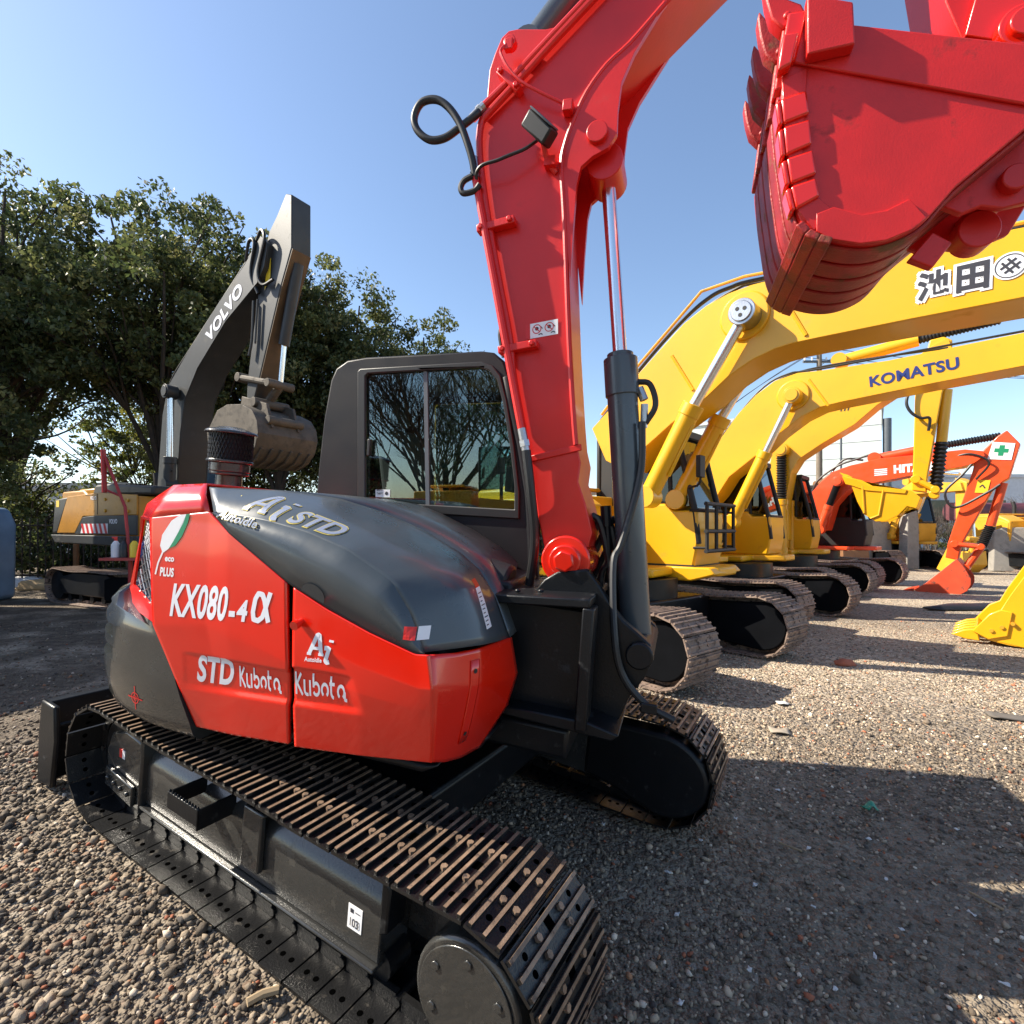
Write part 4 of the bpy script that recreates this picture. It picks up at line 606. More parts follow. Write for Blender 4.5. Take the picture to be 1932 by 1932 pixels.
# dozer blade behind
q=MB()
arc=[(-1.60+.05*math.sin(PI*k/8),.03+.45*k/8) for k in range(9)]
q.prism(arc+[(-1.655+.0*k,.48-.45*k/8) for k in range(9)],-1.1,1.1)
bl=obj('dozer_blade',T(q),'frame_black',kx,bevel=.006)
for s in (-1,1):
    q=MB(); q.prism([(-1.67,.02),(-1.50,.03),(-1.47,.30),(-1.50,.48),(-1.66,.48),(-1.68,.3)],s*1.105,s*1.075); obj('end_plate',T(q),'frame_black',bl,bevel=.01)
q=MB(); q.bx(-1.62,-1.55,-1.06,1.06,.30,.36); q.bx(-1.60,-.7,-.52,-.40,.18,.32); q.bx(-1.60,-.7,.40,.52,.18,.32); obj('blade_arm',T(q),'frame_black',bl,bevel=.01)
# ---- upper body
q=MB(); q.prism([(-1.0,.66),(.50,.66),(.66,.74),(.70,.80),(-1.0,.80)],-.62,1.05); q.prism([(-.55,.74),(.55,.76),(.62,.80),(-.6,.80)],-.94,-.6); q.bx(.55,1.0,-.42,.5,.68,.82); obj('swing_frame',q,'frame_black',kx,bevel=.02)
q=MB(); q.prism([(-.70,.80),(.60,.80),(.60,1.2),(.40,1.40),(-.1,1.54),(-.5,1.55),(-.70,1.5)],-.90,1.0); obj('engine_bay',q,'dark',kx,bevel=.02)
def shaped(rows,zlines=True):
    def cl(x,a): # recessed band between two lines on the side skin
        return a
    out=[]
    for r in rows:
        rr=[]
        for p in r:
            p=Vector(p); zt=1.088+.045*(p.x-.0)+.02*(p.x>.04); zb=.962+.09*p.x
            if -.50<p.x<.36 and zb-.05<p.z<zt:
                d=.010*min(1,(zt-p.z)/.008)*min(1,max(0,(p.z-(zb-.012))/.026))*min(1,max(0,(p.x+.54)/.34))*min(1,max(0,(.36-p.x-.35*max(0,p.z-zb)*(p.x>.04))/.05)); p.y+=d
            # slight crown of the pressed skin
            p.y-=.012*math.sin(min(1,max(0,(p.z-.75)/.85))*PI)
            rr.append(p)
        out.append(rr)
    return out
rp=MB(); rp.grid(shaped(coons(K['rp_top'],K['rp_bot'],K['rp_left'],[(p[0]-.006,p[1],p[2]) for p in K['rp_right']],56,130)))
rpo=obj('rear_side_panel',rp,'red_gloss',kx,solid=.018,ang=50); bv_r=bvh_of(rpo)
fp=MB(); lf=[(.024,-1.05,1.403),(.055,-1.06,1.1),(.050,-1.02,.784)]
fp.grid(shaped(coons([lf[0]]+K['fp_top'][1:],[lf[2]]+K['fp_bot'][1:],lf,K['cp_left'],50,110)))
fpo=obj('front_side_panel',fp,'red_gloss',kx,solid=.018,ang=50); bv_f=bvh_of(fpo)
cp=MB(); cp.grid(coons(K['cp_top'],K['cp_bot'],[(p[0],p[1]-.012*(i==1),p[2]) for i,p in enumerate(K['cp_left'])],K['cp_right'],22,26))
cpo=obj('corner_panel',cp,'red_gloss',kx,solid=.016,ang=50); bv_c=bvh_of(cpo)
# service strip with two screws on the corner panel
def pxray(mb,shape,u0,v0,on):pass
q=MB(); d=Vector((-.75,.66,0)); 
c0=Vector((.69,-.86,1.2)); vs,fs=rect(-.022,-.33,.022,0,8); lay(q,vs,fs,c0+Vector((.4,-.35,0)),(.66,.75,0),(0.03,0,1),on=bv_c,ray=(-.75,.66,0),lift=.005); obj('cover_strip',q,'red_gloss',cpo,solid=.004)
q=MB()
for z in (-.04,-.29): vs,fs=disc2(0,z,.009,12); lay(q,vs,fs,c0+Vector((.4,-.35,0)),(.66,.75,0),(0.03,0,1),on=bv_c,ray=(-.75,.66,0),lift=.0075)
obj('screw',q,'dark',cpo,smooth=False)
q=MB(); q.tube([(.075,-1.06,1.285),(.075,-1.10,1.275)],.013,10); q.tube([(.075,-1.085,1.28),(.075,-1.105,1.275)],.018,10); obj('latch_pin',q,'red_gloss',fpo)
# red rear corner: bevelled top, chamfer, grille
q=MB(); q.grid([resample(K['bev_out'],14),resample([Vector(a).lerp(Vector(b),.5)+Vector((0,-.015,.012)) for a,b in zip(resample(K['bev_out'],3),resample(K['bev_in'],3))],14),resample(K['bev_in'],14),resample([(-.95,-.3,1.72),(-.8,-.3,1.735),(-.56,-.3,1.742)],14),resample([(-.95,.9,1.68),(-.8,.9,1.70),(-.56,.9,1.70)],14)])
q.grid([resample([K['bev_out'][0],K['bev_in'][0],(-.95,-.3,1.74),(-.95,.9,1.70)],12),resample([(-.96,-.86,1.56),(-.98,-.80,1.58),(-1.05,-.3,1.6),(-1.05,.9,1.55)],12),resample([(-1.0,-.78,1.25),(-1.06,-.68,1.25),(-1.1,-.3,1.25),(-1.1,.9,1.25)],12)])
rho=obj('rear_hood',q,'red_gloss',kx,solid=.012,ang=40)
gq=[Vector(p) for p in K['gr']]          # TL, TR, BR, BL, left mid
q=MB()
lip=[(-.985,-.885,1.575),(-.73,-1.04,1.592),(-.668,-1.04,1.153),(-1.049,-.87,1.150),(-1.095,-.835,1.225),(-1.008,-.868,1.457)]
top=[lip[0],lip[1]]; hole=[gq[0],gq[1],gq[2],gq[3],gq[4]]
q.add(lip+hole,[(0,1,7,6)[0:4] if False else (0,1,7-0,6-0)] if False else [(1,2,8,7),(2,3,9,8),(3,4,9),(4,5,10,9),(5,0,6,10),(0,1,7,6)])
obj('grille_surround',q,'red_gloss',kx,solid=.01,smooth=False)
q=MB(); inn=[p+Vector((.05,.05,0)) for p in hole]; q.add(inn,[(0,1,2,3,4)]); g0=obj('grille',q,'dark',kx,smooth=False)
q=MB(); A,B_,C_,D_=gq[0],gq[1],gq[2],gq[3]
def bil(u,v):
    l=gq[0].lerp(gq[4],v*2) if v<.5 else gq[4].lerp(gq[3],v*2-1); return l.lerp(B_.lerp(C_,v),u)+Vector((.012,.012,0))
for fam in (1,-1):
    for k in range(-28,37):
        seg=[]
        for j in range(49):
            v=j/48; u=(k/4.0)+fam*v*2.2+(0 if fam>0 else 0)
            if 0<=u<=1: seg.append(bil(u,v))
            elif len(seg)>1: break
            else: seg=[]
        if len(seg)>1: q.tube(seg,.0045,5,caps=False)
obj('wire_mesh',q,'mesh_steel',g0)
# counterweight
q=MB(); lev=[]
def cwout(z,sc_,inset=0):
    xb=np.interp(z,[.70,.741,.898,1.03,1.145,1.165,1.241,1.30],[-.46,-.461,-.533,-.601,-.69,-1.0,-1.12,-1.15]); r=[]
    n=60
    def pt(t):
        c=math.cos(t); s_=math.sin(t); x=-.45-.97*abs(c)**.62*sc_; y=1.03*math.copysign(abs(s_)**.62,s_)*(.985+.015*sc_)*(.55+.45*sc_); return x,y
    t0=-PI/2
    while pt(t0)[0]>xb and t0<-.3: t0+=.004
    for k in range(n+1):
        x,y=pt(t0+(-2*t0)*k/n)
        if inset and x<-1.02: x+=inset; y*=1-inset*.8
        r.append((x,y,z))
    return r
for z,s_,i_ in [(.67,.86,0),(.70,.93,0),(.75,.965,0),(.86,.995,0),(.93,1,0),(.935,1,.045),(.985,1,.05),(.99,1.0,0),(1.03,1.0,0),(1.035,1,.05),(1.08,1,.05),(1.085,1,0),(1.12,.995,0),(1.17,.975,0),(1.21,.94,0),(1.24,.88,0),(1.25,.80,0)]: lev.append(cwout(z,s_,i_))
q.grid(lev); q.grid([[l_[0] for l_ in lev],[l_[-1] for l_ in lev]]); q.f.append(tuple(range(len(lev[0])))); q.m.append(0); n0=(len(lev)-1)*len(lev[0]); q.f.append(tuple(n0+i for i in range(len(lev[0])))); q.m.append(0)
cwo=obj('counterweight',q,'counter_grey',kx,ang=32); bv_w=bvh_of(cwo)
q=MB(); org=Vector((-.80,-1.3,.80)); ex=Vector((.95,-.30,0)); ey=Vector((.05,0,1)); ry=(.0,1,0)
for sh in (ring(0,0,.022,.027,24),thickline([(-.052,0),(.052,0)],.006),thickline([(0,-.055),(0,.055)],.006),ring(0,0,.010,.013,16)): lay(q,*sh,org,ex,ey,on=bv_w,ray=ry,lift=.002)
obj('red_mark',q,'sticker_red',cwo,smooth=False)
# dark engine hood curving from the side onto the top and down to the front corner
q=MB(); se=resample(K['seam'],44); cr=resample(K['crease'],44)
q.grid([se,[a.lerp(b,.5)+Vector((0,-.006,0)) for a,b in zip(se,cr)],cr])
inner=[(p[0],.06,p[2]-.012) for i,p in enumerate(K['hr2'][:7])]+[(.62,-.2,1.36),(.70,-.2,1.2)]
rows=smoothloft([K['crease'],K['hr1'],K['hr2']],44,9); q.grid(rows); q.grid([resample(K['hr2'],44),[a.lerp(b,.5)+Vector((0,0,.004)) for a,b in zip(resample(K['hr2'],44),resample(inner,44))],resample(inner,44)])
fr_=[rows[k][-1] for k in range(len(rows))]
hdo=obj('engine_hood',q,'hood_grey',kx,solid=.014,ang=24); bv_h=bvh_of(hdo)
q=MB(); q.grid([[Vector(p)+Vector((0,.004,-.0)) for p in resample(K['seam'],40)],[Vector(p)+Vector((0.0,.004,-.012)) for p in resample(K['seam'],40)]]); obj('seam_seal',q,'rubber',kx,solid=.01)
q=MB(); vs,fs=disc2(0,0,.05,20); q2=[(x*1.1,y*.75) for x,y in vs]; lay(q,[(x,max(y,-.012)) for x,y in q2],fs,(.115,-1.5,1.388),(.9,0,-.42),(.42,0,.9),on=bv_h,ray=(0,1,0),lift=.003); obj('filler_recess',q,'dark',hdo,smooth=False)
# hood lettering: silver with a gold edge
def bands(items,host,on,ray,mats):
    for (body,org,ex,ey,wd,ht,bold,shear,m,off) in items: 
        q=MB(); word(q,body,org,ex,ey,width=wd,height=ht,bold=bold,shear=shear,on=on,ray=ray,lift=.002,off=off); obj('lettering',q,m,host,smooth=False)
def serifA(k=.17): return [[(.0,0),(.42,1.0),(.58,1.0),(1.0,0)],[(.20,.34),(.80,.34)],[(-.14,.05),(.20,.05)],[(.76,.05),(1.18,.05)],[(.36,.96),(.58,.96)]]
def serifI(): return [[(.06,.66),(.30,.66),(.22,.1),(.30,.04),(.42,.08)],[(.34,.92),(.34,1.02)]]
def strokes(host,bv,S,org,ex,ey,w_,h_,th,m,ray,shear=0,off=0,widths=None):
    q=MB()
    for i_,pts in enumerate(S):
        t_=th*(widths[i_] if widths else 1); vs,fs=thickline([(x*w_+y*shear*h_,y*h_) for x,y in pts],t_); lay(q,vs,fs,org,ex,ey,on=bv,ray=ray,lift=.002+.0002*i_,off=off)
    obj('lettering',q,m,host,smooth=False)
hx=Vector((1,.02,-.13)).normalized(); hy=Vector((-.02,.81,.59)).normalized(); ry=(0,.60,-.80)
for m_,th,off in (('gold',.031,0),('silver',.021,.0016)):
    strokes(hdo,bv_h,serifA(),(-.268,-1.012,1.666),hx,hy,.085,.135,th,m_,ry,.2,off,[1,.8,.7,.7,.7]); strokes(hdo,bv_h,serifI(),(-.150,-1.03,1.648),hx,hy,.10,.135,th,m_,ry,.12,off,[1,1.3])
bands([('STD',(-.068,-1.012,1.636),hx,hy,.236,.088,.055,.3,'gold',0),('STD',(-.064,-1.010,1.637),hx,hy,.229,.083,.025,.3,'silver',.0016),
],hdo,bv_h,ry,None)
bands([('Autoidle',(-.366,-1.2,1.630),hx,(0,.25,.97),.20,.034,.03,.25,'gold',.0022),('Autoidle',(-.365,-1.2,1.631),hx,(0,.25,.97),.198,.032,.008,.25,'silver',.0036)],hdo,bv_h,(0,1,0),None)
# white lettering on the side skins
RY=(0,1,0)
def sidew(host,bv,body,x,z,wd,ht,bold,shear,sl_=.09,m='lettering_white',off=0):
    e=Vector((1,0,sl_)).normalized(); q=MB(); word(q,body,(x,-1.4,z),e,(0,0,1),width=wd,height=ht,bold=bold,shear=shear,on=bv,ray=RY,lift=.0015,off=off); obj('lettering',q,m,host,smooth=False)
sidew(rpo,bv_r,'KX080',-.575,1.209,.305,.128,.028,.16); sidew(rpo,bv_r,'-',-.262,1.225,.030,.12,.02,0); sidew(rpo,bv_r,'4',-.224,1.243,.052,.078,.035,.1)
e=Vector((1,0,.09)).normalized()
strokes(rpo,bv_r,[[(.085,.118),(.07,.06),(.058,.022),(.04,.008),(.018,.012),(.012,.04),(.018,.09),(.03,.112),(.05,.108),(.062,.085),(.075,.04),(.088,.004)]],(-.158,-1.4,1.246),e,(0,0,1),1,1,.020,'lettering_white',RY)
sidew(rpo,bv_r,'STD',-.435,.957,.195,.105,.035,.22)
def kubo(host,bv,x,z,wd,ht):
    e=Vector((1,0,.09)).normalized(); q=MB(); th=.17; sx=wd/5.2
    arc=lambda cx,cy,r,a0,a1,n=10:[(cx+r*math.cos(R(a0+(a1-a0)*i/n)),cy+r*math.sin(R(a0+(a1-a0)*i/n))) for i in range(n+1)]
    S=[[(.12,0),(.12,1.15)],[(.2,.55),(.65,1.1)],[(.2,.6),(.75,0)],
       [(.95,.8),(.95,.3)]+arc(1.2,.3,.25,180,300),[(1.5,.8),(1.5,0)],
       [(1.85,1.15),(1.85,.45)],arc(2.1,.38,.3,150,-150,16),
       arc(2.95,.38,.3,238,-58,16),[(3.55,1.1),(3.55,.35)]+arc(3.8,.3,.25,180,270,5),[(3.4,.72),(3.9,.72)],
       arc(4.5,.38,.3,238,-58,16),[(4.85,.4),(4.85,0),(5.05,0)]]
    for pts in S: lay(q,[(a*sx,b*ht/1.15) for a,b in thickline(pts,th)[0]],thickline(pts,th)[1],(x,-1.4,z),e,(0,0,1),on=bv,ray=RY,lift=.003)
    obj('lettering',q,'lettering_white',host,smooth=False)
kubo(rpo,bv_r,-.214,.975,.215,.085); kubo(fpo,bv_f,.06,1.003,.235,.09)
strokes(fpo,bv_f,serifA(),(.122,-1.4,1.170),e,(0,0,1),.055,.075,.0165,'lettering_white',RY,.1,0,[1,.7,.6,.6,.7]); strokes(fpo,bv_f,serifI(),(.176,-1.4,1.148),e,(0,0,1),.085,.085,.0165,'lettering_white',RY,.12,0,[1,1.2])
sidew(fpo,bv_f,'Autoidle',.105,1.143,.075,.016,.03,0)
# leaf emblem
q=MB(); leaf=[(0,0),(-.018,.03),(-.012,.075),(.03,.135),(.075,.165),(.105,.175),(.095,.13),(.07,.085),(.05,.05),(.03,.02)]
lay(q,leaf,[tuple(range(len(leaf)))],(-.640,-1.4,1.455),(1,0,.05),(0,0,1),on=bv_r,ray=RY); lay(q,*thickline([(0,.005),(-.02,-.04),(-.03,-.09)],.008),(-.640,-1.4,1.455),(1,0,.05),(0,0,1),on=bv_r,ray=RY)
word(q,'eco',(-.625,-1.4,1.425),(1,0,.06),(0,0,1),width=.05,height=.024,bold=.04,on=bv_r,ray=RY); word(q,'PLUS',(-.645,-1.4,1.362),(1,0,.06),(0,0,1),width=.075,height=.034,bold=.04,on=bv_r,ray=RY)
obj('leaf_emblem',q,'white',rpo,smooth=False)
q=MB(); lay(q,[(.03,.02),(.05,.05),(.07,.085),(.095,.13),(.105,.175),(.125,.178),(.118,.13),(.095,.075),(.065,.035)],[tuple(range(9))],(-.640,-1.4,1.455),(1,0,.05),(0,0,1),on=bv_r,ray=RY,lift=.002); obj('leaf_emblem',q,'green',rpo,smooth=False)
# hood stickers
q=MB(); lay(q,*rect(0,0,.045,.045,4),(.63,-1.6,1.285),(1,0,.05),(0,0,1),on=bv_h,ray=(-.25,1,0)); obj('sticker',q,'sticker_red',hdo,smooth=False)
q=MB(); lay(q,*rect(0,0,.04,.045,4),(.68,-1.6,1.288),(1,0,.05),(0,0,1),on=bv_h,ray=(-.25,1,0)); obj('sticker',q,'white',hdo,smooth=False)
q=MB(); lay(q,*rect(0,0,.055,.15,6),(1.05,-1.05,1.30),(.5,.7,0),(-.22,0.02,.97),on=bv_h,ray=(-.8,.6,0)); obj('warning_sticker',q,'white',hdo,smooth=False)
q=MB(); lay(q,*rect(0,.15,.055,.178,4),(1.05,-1.05,1.30),(.5,.7,0),(-.22,0.02,.97),on=bv_h,ray=(-.8,.6,0)); obj('warning_sticker',q,'sticker_red',hdo,smooth=False)
q=MB()
for k in range(9): lay(q,*rect(.008,.012+k*.0145,.030+.016*((k*7)%3)/2,.0155+k*.0145,2),(1.05,-1.05,1.30),(.5,.7,0),(-.22,0.02,.97),on=bv_h,ray=(-.8,.6,0),lift=.0028)
obj('print',q,'ink',hdo,smooth=False)
# pre-cleaner on the hood
cx,cy=-.83,-.55; q=MB(); q.tube([(cx,cy,1.72),(cx,cy,1.80)],.062,24); q.tube([(cx,cy,1.80),(cx,cy,1.815)],.092,28); q.tube([(cx,cy,1.86),(cx,cy,1.875)],.108,32); q.tube([(cx,cy,1.815),(cx,cy,1.86)],.095,28); q.tube([(cx,cy,2.005),(cx,cy,2.018),(cx,cy,2.04)],[.125,.12,.05],32)
pc=obj('air_precleaner',q,'wet_black',kx,bevel=.004)
q=MB(); q.tube([(cx,cy,1.875),(cx,cy,2.005)],.090,28); obj('core',q,'dark',pc)
q=MB()
for k in range(36):
    for s in (1,-1): q.tube([(cx+.100*math.cos(2*PI*k/36+s*.5*j/6),cy+.100*math.sin(2*PI*k/36+s*.5*j/6),1.875+.13*j/6) for j in range(7)],.003,4,caps=False)
obj('mesh_screen',q,'frame_black',pc)
q=MB(); q.tube([(cx,cy,1.71),(cx,cy,1.735)],.088,24); obj('red_flange',q,'red_gloss',pc)
# ---- cab
cab=MB(); Y0,Y1=.10,1.08
win=K['cabwin']; out=K['cab']
cab.prism(out,Y0,Y0+.045,holes=[win]); cab.prism(out,Y1-.045,Y1,holes=[win])
shell=out[0:12]; ins=[(p[0]+(.045 if i<4 else (.03 if i<6 else (-.0 if i<9 else -.03))),p[1]-(.0 if i<4 else .045)) for i,p in enumerate(shell)]
shl=MB()
for a0,a1 in [(0,1)]: pass
rear=[shell[0],shell[1],shell[2],shell[3],shell[4],shell[5]]
strip=shell[2:12]
cab.grid([[(p[0],Y0+.04,p[1]) for p in strip],[(p[0],Y1-.04,p[1]) for p in strip]])
sin_=[(p[0]+(.04 if p[0]<-.6 else (-.04 if p[0]>.3 else 0)),p[1]-.04) for p in strip]; cab.grid([[(p[0],Y0+.04,p[1]) for p in sin_],[(p[0],Y1-.04,p[1]) for p in sin_]])
cab.bx(-.80,-.76,Y0+.04,Y1-.04,1.3,1.62); cab.bx(-.80,-.75,Y0+.04,Y0+.16,1.6,2.3); cab.bx(-.80,-.75,Y1-.16,Y1-.04,1.6,2.3)
fpil=[(.394,2.479),(.438,2.336),(.515,2.108),(.585,1.852),(.631,1.595),(.662,1.331)]
for y in (Y0+.02,Y1-.02): cab.tube([(a-.02,y,b) for a,b in fpil],.035,8)
cabo=obj('cab',cab,'cab_grey',kx,bevel=.014,ang=40)
q=MB()
cxm=sum(p[0] for p in win)/len(win); czm=sum(p[1] for p in win)/len(win)
grow=lambda k:[(cxm+(p[0]-cxm)*(1+k/.5),czm+(p[1]-czm)*(1+k/.42)) for p in win]
q.prism(grow(.032),Y0-.014,Y0+.01,holes=[grow(-.012)]); wf=obj('window_frame',q,'rubber',cabo,bevel=.006)
q=MB(); q.prism(grow(-.005),Y0+.012,Y0+.017); obj('window',q,'glass',cabo,smooth=False,label='side window with a sliding pane mirroring bare trees')
q=MB(); q.prism(grow(-.005),Y1-.02,Y1-.015); obj('window',q,'glass',cabo,smooth=False)
q=MB(); q.grid([[(a-.012,Y0+.05,b) for a,b in fpil],[(a-.012,Y1-.05,b) for a,b in fpil]]); obj('windscreen',q,'glass',cabo)
q=MB(); (x0,z0),(x1,z1)=K['cabwin_split']; q.prism([(x0-.012,z0),(x0+.012,z0),(x1+.012,z1),(x1-.012,z1)],Y0+.003,Y0+.012); obj('sliding_pane_edge',q,'machine_grey',cabo)
q=MB(); q.bx(-.455,-.435,Y0-.02,Y0+.01,1.99,2.09); obj('window_latch',q,'rubber',cabo,bevel=.004)
q=MB(); q.add([(a,Y0+.0105,b) for a,b in K['cab_sticker']],[(0,1,2,3)]); st=obj('sticker',q,'white',cabo,smooth=False)
q=MB(); word(q,'ANTI',(-.385,Y0+.0095,1.784),(1,0,.05),(0,0,1),width=.04,height=.012,bold=.02); word(q,'THEFT',(-.383,Y0+.0095,1.765),(1,0,.05),(0,0,1),width=.046,height=.012,bold=.02); q.tube([(-.315,Y0+.0098,1.776),(-.315,Y0+.0095,1.776)],.011,12); obj('print',q,'ink',st,smooth=False)
q=MB(); q.bx(-.75,.60,Y0+.05,Y1-.05,1.30,1.36); q.bx(-.7,.0,Y0+.06,Y0+.24,1.36,1.72); q.bx(-.75,-.62,Y0+.06,Y1-.06,1.36,1.6); obj('interior',q,'cab_inside',cabo,bevel=.02)
q=MB(); q.bx(-.45,.08,.36,.84,1.58,1.72); q.prism([(-.5,1.68),(-.36,1.68),(-.50,2.22),(-.62,2.22)],.38,.82); q.prism([(-.60,2.24),(-.51,2.24),(-.56,2.42),(-.64,2.42)],.48,.72); obj('seat',q,'seat_cloth',cabo,bevel=.04,segs=3)
q=MB(); q.bx(.15,.45,.3,.4,1.36,1.80); q.tube([(.3,.45,1.75),(.28,.45,1.98)],.012,8); q.tube([(.28,.45,1.96),(.27,.45,2.06)],.025,10); q.bx(.38,.42,.24,.40,1.85,2.0); obj('console',q,'cab_inside',cabo,bevel=.01)
q=MB(); q.tube([(.36,Y0-.01,2.58),(.33,Y0-.02,2.72),(.40,Y0-.02,2.76),(.46,Y0-.01,2.66),(.47,Y0+.02,2.52)],.014,8,smooth=5); obj('cab_hose',q,'rubber',cabo)
q=MB(); q.tube([(.52,Y0+.06,2.02),(.50,Y0+.10,2.10)],.04,12); obj('mirror',q,'rubber',cabo)
q=MB(); q.prism([(.3,1.3),(.66,1.3),(.66,1.42),(.3,1.46)],-.35,.1); q.tube([(.28,-.25,1.46),(.62,-.25,1.40)],.09,16); obj('front_cover',q,'cab_grey',kx,bevel=.02)
# ---- front frame box and swing bracket
q=MB()
q.bx(.60,1.04,-.40,.45,.89,1.35)
ff=obj('front_frame',q,'frame_black',kx,bevel=.01)
q=MB(); q.prism([(.60,1.345),(1.05,1.385),(1.05,1.425),(.60,1.385)],-.52,.1); q.prism([(1.035,.865),(1.085,.865),(1.07,1.385),(1.02,1.385)],-.52,-.40); q.prism([(.64,.862),(1.19,.845),(1.22,.875),(1.085,.905),(.64,.90)],-.5,.3); q.tube([(.72,-.46,1.40),(.72,-.46,1.415)],.015,6); q.tube([(.82,-.44,1.41),(.82,-.44,1.425)],.015,6)
obj('frame_edge',q,'frame_black',ff,bevel=.008)
q=MB(); q.prism(K['brk'],-.33,-.27); q.prism(K['brk'],.10,.16); q.bx(1.02,1.2,-.28,.11,.86,1.2); q.tube([(1.26,-.36,1.18),(1.26,.18,1.18)],.06,18); q.tube([(1.0,-.1,.8),(1.0,-.1,1.3)],.12,20)
sb=obj('swing_bracket',q,'frame_black',kx,bevel=.008)
# ---- boom
up=K['boom']; bm_poly=[up[i] for i in range(0,7)]+[(1.35,4.645),(1.88,5.16),(2.0,5.17),(2.06,5.05),(2.02,4.92),(1.55,4.44)]+up[11:20]+K['boom_low']
q=MB(); q.prism(bm_poly,-.25,.05)
boom=obj('boom',q,'red_boom',kx,bevel=.006,ang=30)
q=MB()
for y0,y1 in ((-.262,-.235),(.035,.062)): q.prism(K['boom_lug'],y0,y1)
obj('cylinder_lug',q,'red_boom',boom,bevel=.005,ang=30)
q=MB()
for y0,y1 in ((-.20,-.172),(-.028,.0)): q.prism(K['boom_back']+[(.62,3.9),(.30,3.60)],y0,y1)
obj('arm_cylinder_lug',q,'red_boom',boom,bevel=.005,ang=30)
q=MB(); ridge=[up[i] for i in range(11,20)]+[K['boom_low'][0],K['boom_low'][1]]; q.tube([(p[0]-.004,-.255,p[1]) for p in ridge],.013,8,smooth=3); obj('weld_rib',q,'red_boom',boom)
q=MB(); x,z=K['lugpin'][0]; q.tube([(x,-.285,z),(x,.085,z)],.048,24); q.tube([(x+.03,-.20,z-.08),(x+.03,.0,z-.08)],.085,24); obj('lug_pin',q,'red_boom',boom,bevel=.004)
q=MB(); x,z=.886,1.548; q.tube([(x,-.30,z),(x,.11,z)],.115,32); q.tube([(x,-.325,z),(x,-.29,z)],.075,28); q.tube([(x,-.345,z),(x,-.32,z)],.052,6); obj('boom_pin',q,'red_gloss',boom,bevel=.008)
q=MB(); q.prism([(.66,2.02),(.90,2.09),(.905,2.06),(.665,1.99)],-.262,-.25); obj('weld_seam',q,'red_boom',boom,bevel=.004)
q=MB()
ext=[(1.9,-.27,5.13)]
q.tube([(1.88,-.275,5.11)]+[(p[0],-.275,p[1]) for p in K['pipeA']],.017,10); q.tube([(1.9,-.275,5.08)]+[(p[0],-.275,p[1]) for p in K['pipeB']]+[(.545,-.275,2.40),(.62,-.275,2.14)],.017,10,smooth=4)
q.tube([(p[0],-.295,p[1]) for p in K['pipeC']]+[(.575,-.295,2.28),(.62,-.295,2.13)],.018,10,smooth=3)
pp=obj('hose_pipe',q,'red_boom',boom)
for fa,fb in (((.225,-.285,3.602),(.285,-.285,3.655)),((.258,-.295,3.41),(.274,-.295,3.315)),((.618,-.295,2.14),(.652,-.295,2.03))):
    q=MB(); q.tube([fa,fb],.021,10); fa_=Vector(fa).lerp(Vector(fb),.5); q.tube([fa_,fa_.lerp(Vector(fb),.5)],.026,6); obj('hose_fitting',q,'steel',pp)
for pts_,r_,n_ in (([(.245,-.285,3.62)]+[(p[0],-.30-.05*math.sin(PI*i/13),p[1]) for i,p in enumerate(K['hose'])],.0175,12),([(p[0],-.31,p[1]) for p in K['hose2']],.014,10),([(.65,-.295,2.04),(.69,-.29,1.85),(.72,-.25,1.62),(.70,-.2,1.40)],.022,10)):
    q=MB(); q.tube(pts_,r_,n_,smooth=6); obj('hose',q,'rubber',boom)
for (x,z),an,ln in ((K['bend_clamps'][0],-.75,.15),(K['bend_clamps'][1],.18,.19),(K['clamp2'][0],.18,.19)):
    q=MB(); rm=Matrix.Rotation(-an,3,'Y'); q.box((x+.03,-.275,z),(ln,.05,.035),rm)
    for s in (-1,1): q.tube([Vector((x+.03,-.295,z))+rm@Vector((s*ln*.38,0,0)),Vector((x+.03,-.315,z))+rm@Vector((s*ln*.38,0,0))],.014,6)
    obj('pipe_clamp',q,'red_boom',boom,bevel=.004)
q=MB(); x,z=K['bend_clamps'][2]; q.box((x,-.275,z),(.045,.05,.05)); obj('pipe_clamp',q,'red_boom',boom,bevel=.004)
q=MB(); x,z=K['bend_clamps'][3]; q.tube([(x,-.25,z),(x,-.29,z)],.03,14); q.box((x,-.285,z-.02),(.04,.03,.05)); obj('grease_nipple',q,'red_boom',boom,bevel=.004)
q=MB(); q.tube([(p[0],-.29-.03*math.sin(PI*i/6),p[1]) for i,p in enumerate(K['cable'])],.007,8,smooth=6); obj('grease_line',q,'red_boom',boom)
# work lamp
rm=Matrix.Rotation(R(42),3,'Y')@Matrix.Rotation(R(20),3,'X'); c=Vector((.595,-.36,3.46)); q=MB(); q.box(c,(.15,.075,.075),rm); wl=obj('work_lamp',q,'rubber',boom,bevel=.01)
q=MB(); q.box(c+rm@Vector((0,-.01,.042)),(.14,.07,.008),rm); obj('lamp_glass',q,'machine_grey',wl,bevel=.004)
q=MB(); q.tube([(.605,-.34,3.43),(.62,-.28,3.37),(.66,-.25,3.33)],.014,8,smooth=3); q.bx(.61,.66,-.30,-.25,3.34,3.38); obj('lamp_bracket',q,'red_boom',wl)
q=MB(); q.tube([(p[0],-.30-.04*math.sin(PI*i/6),p[1]) for i,p in enumerate(K['wire'])],.008,8,smooth=5); obj('lamp_wire',q,'rubber',wl)
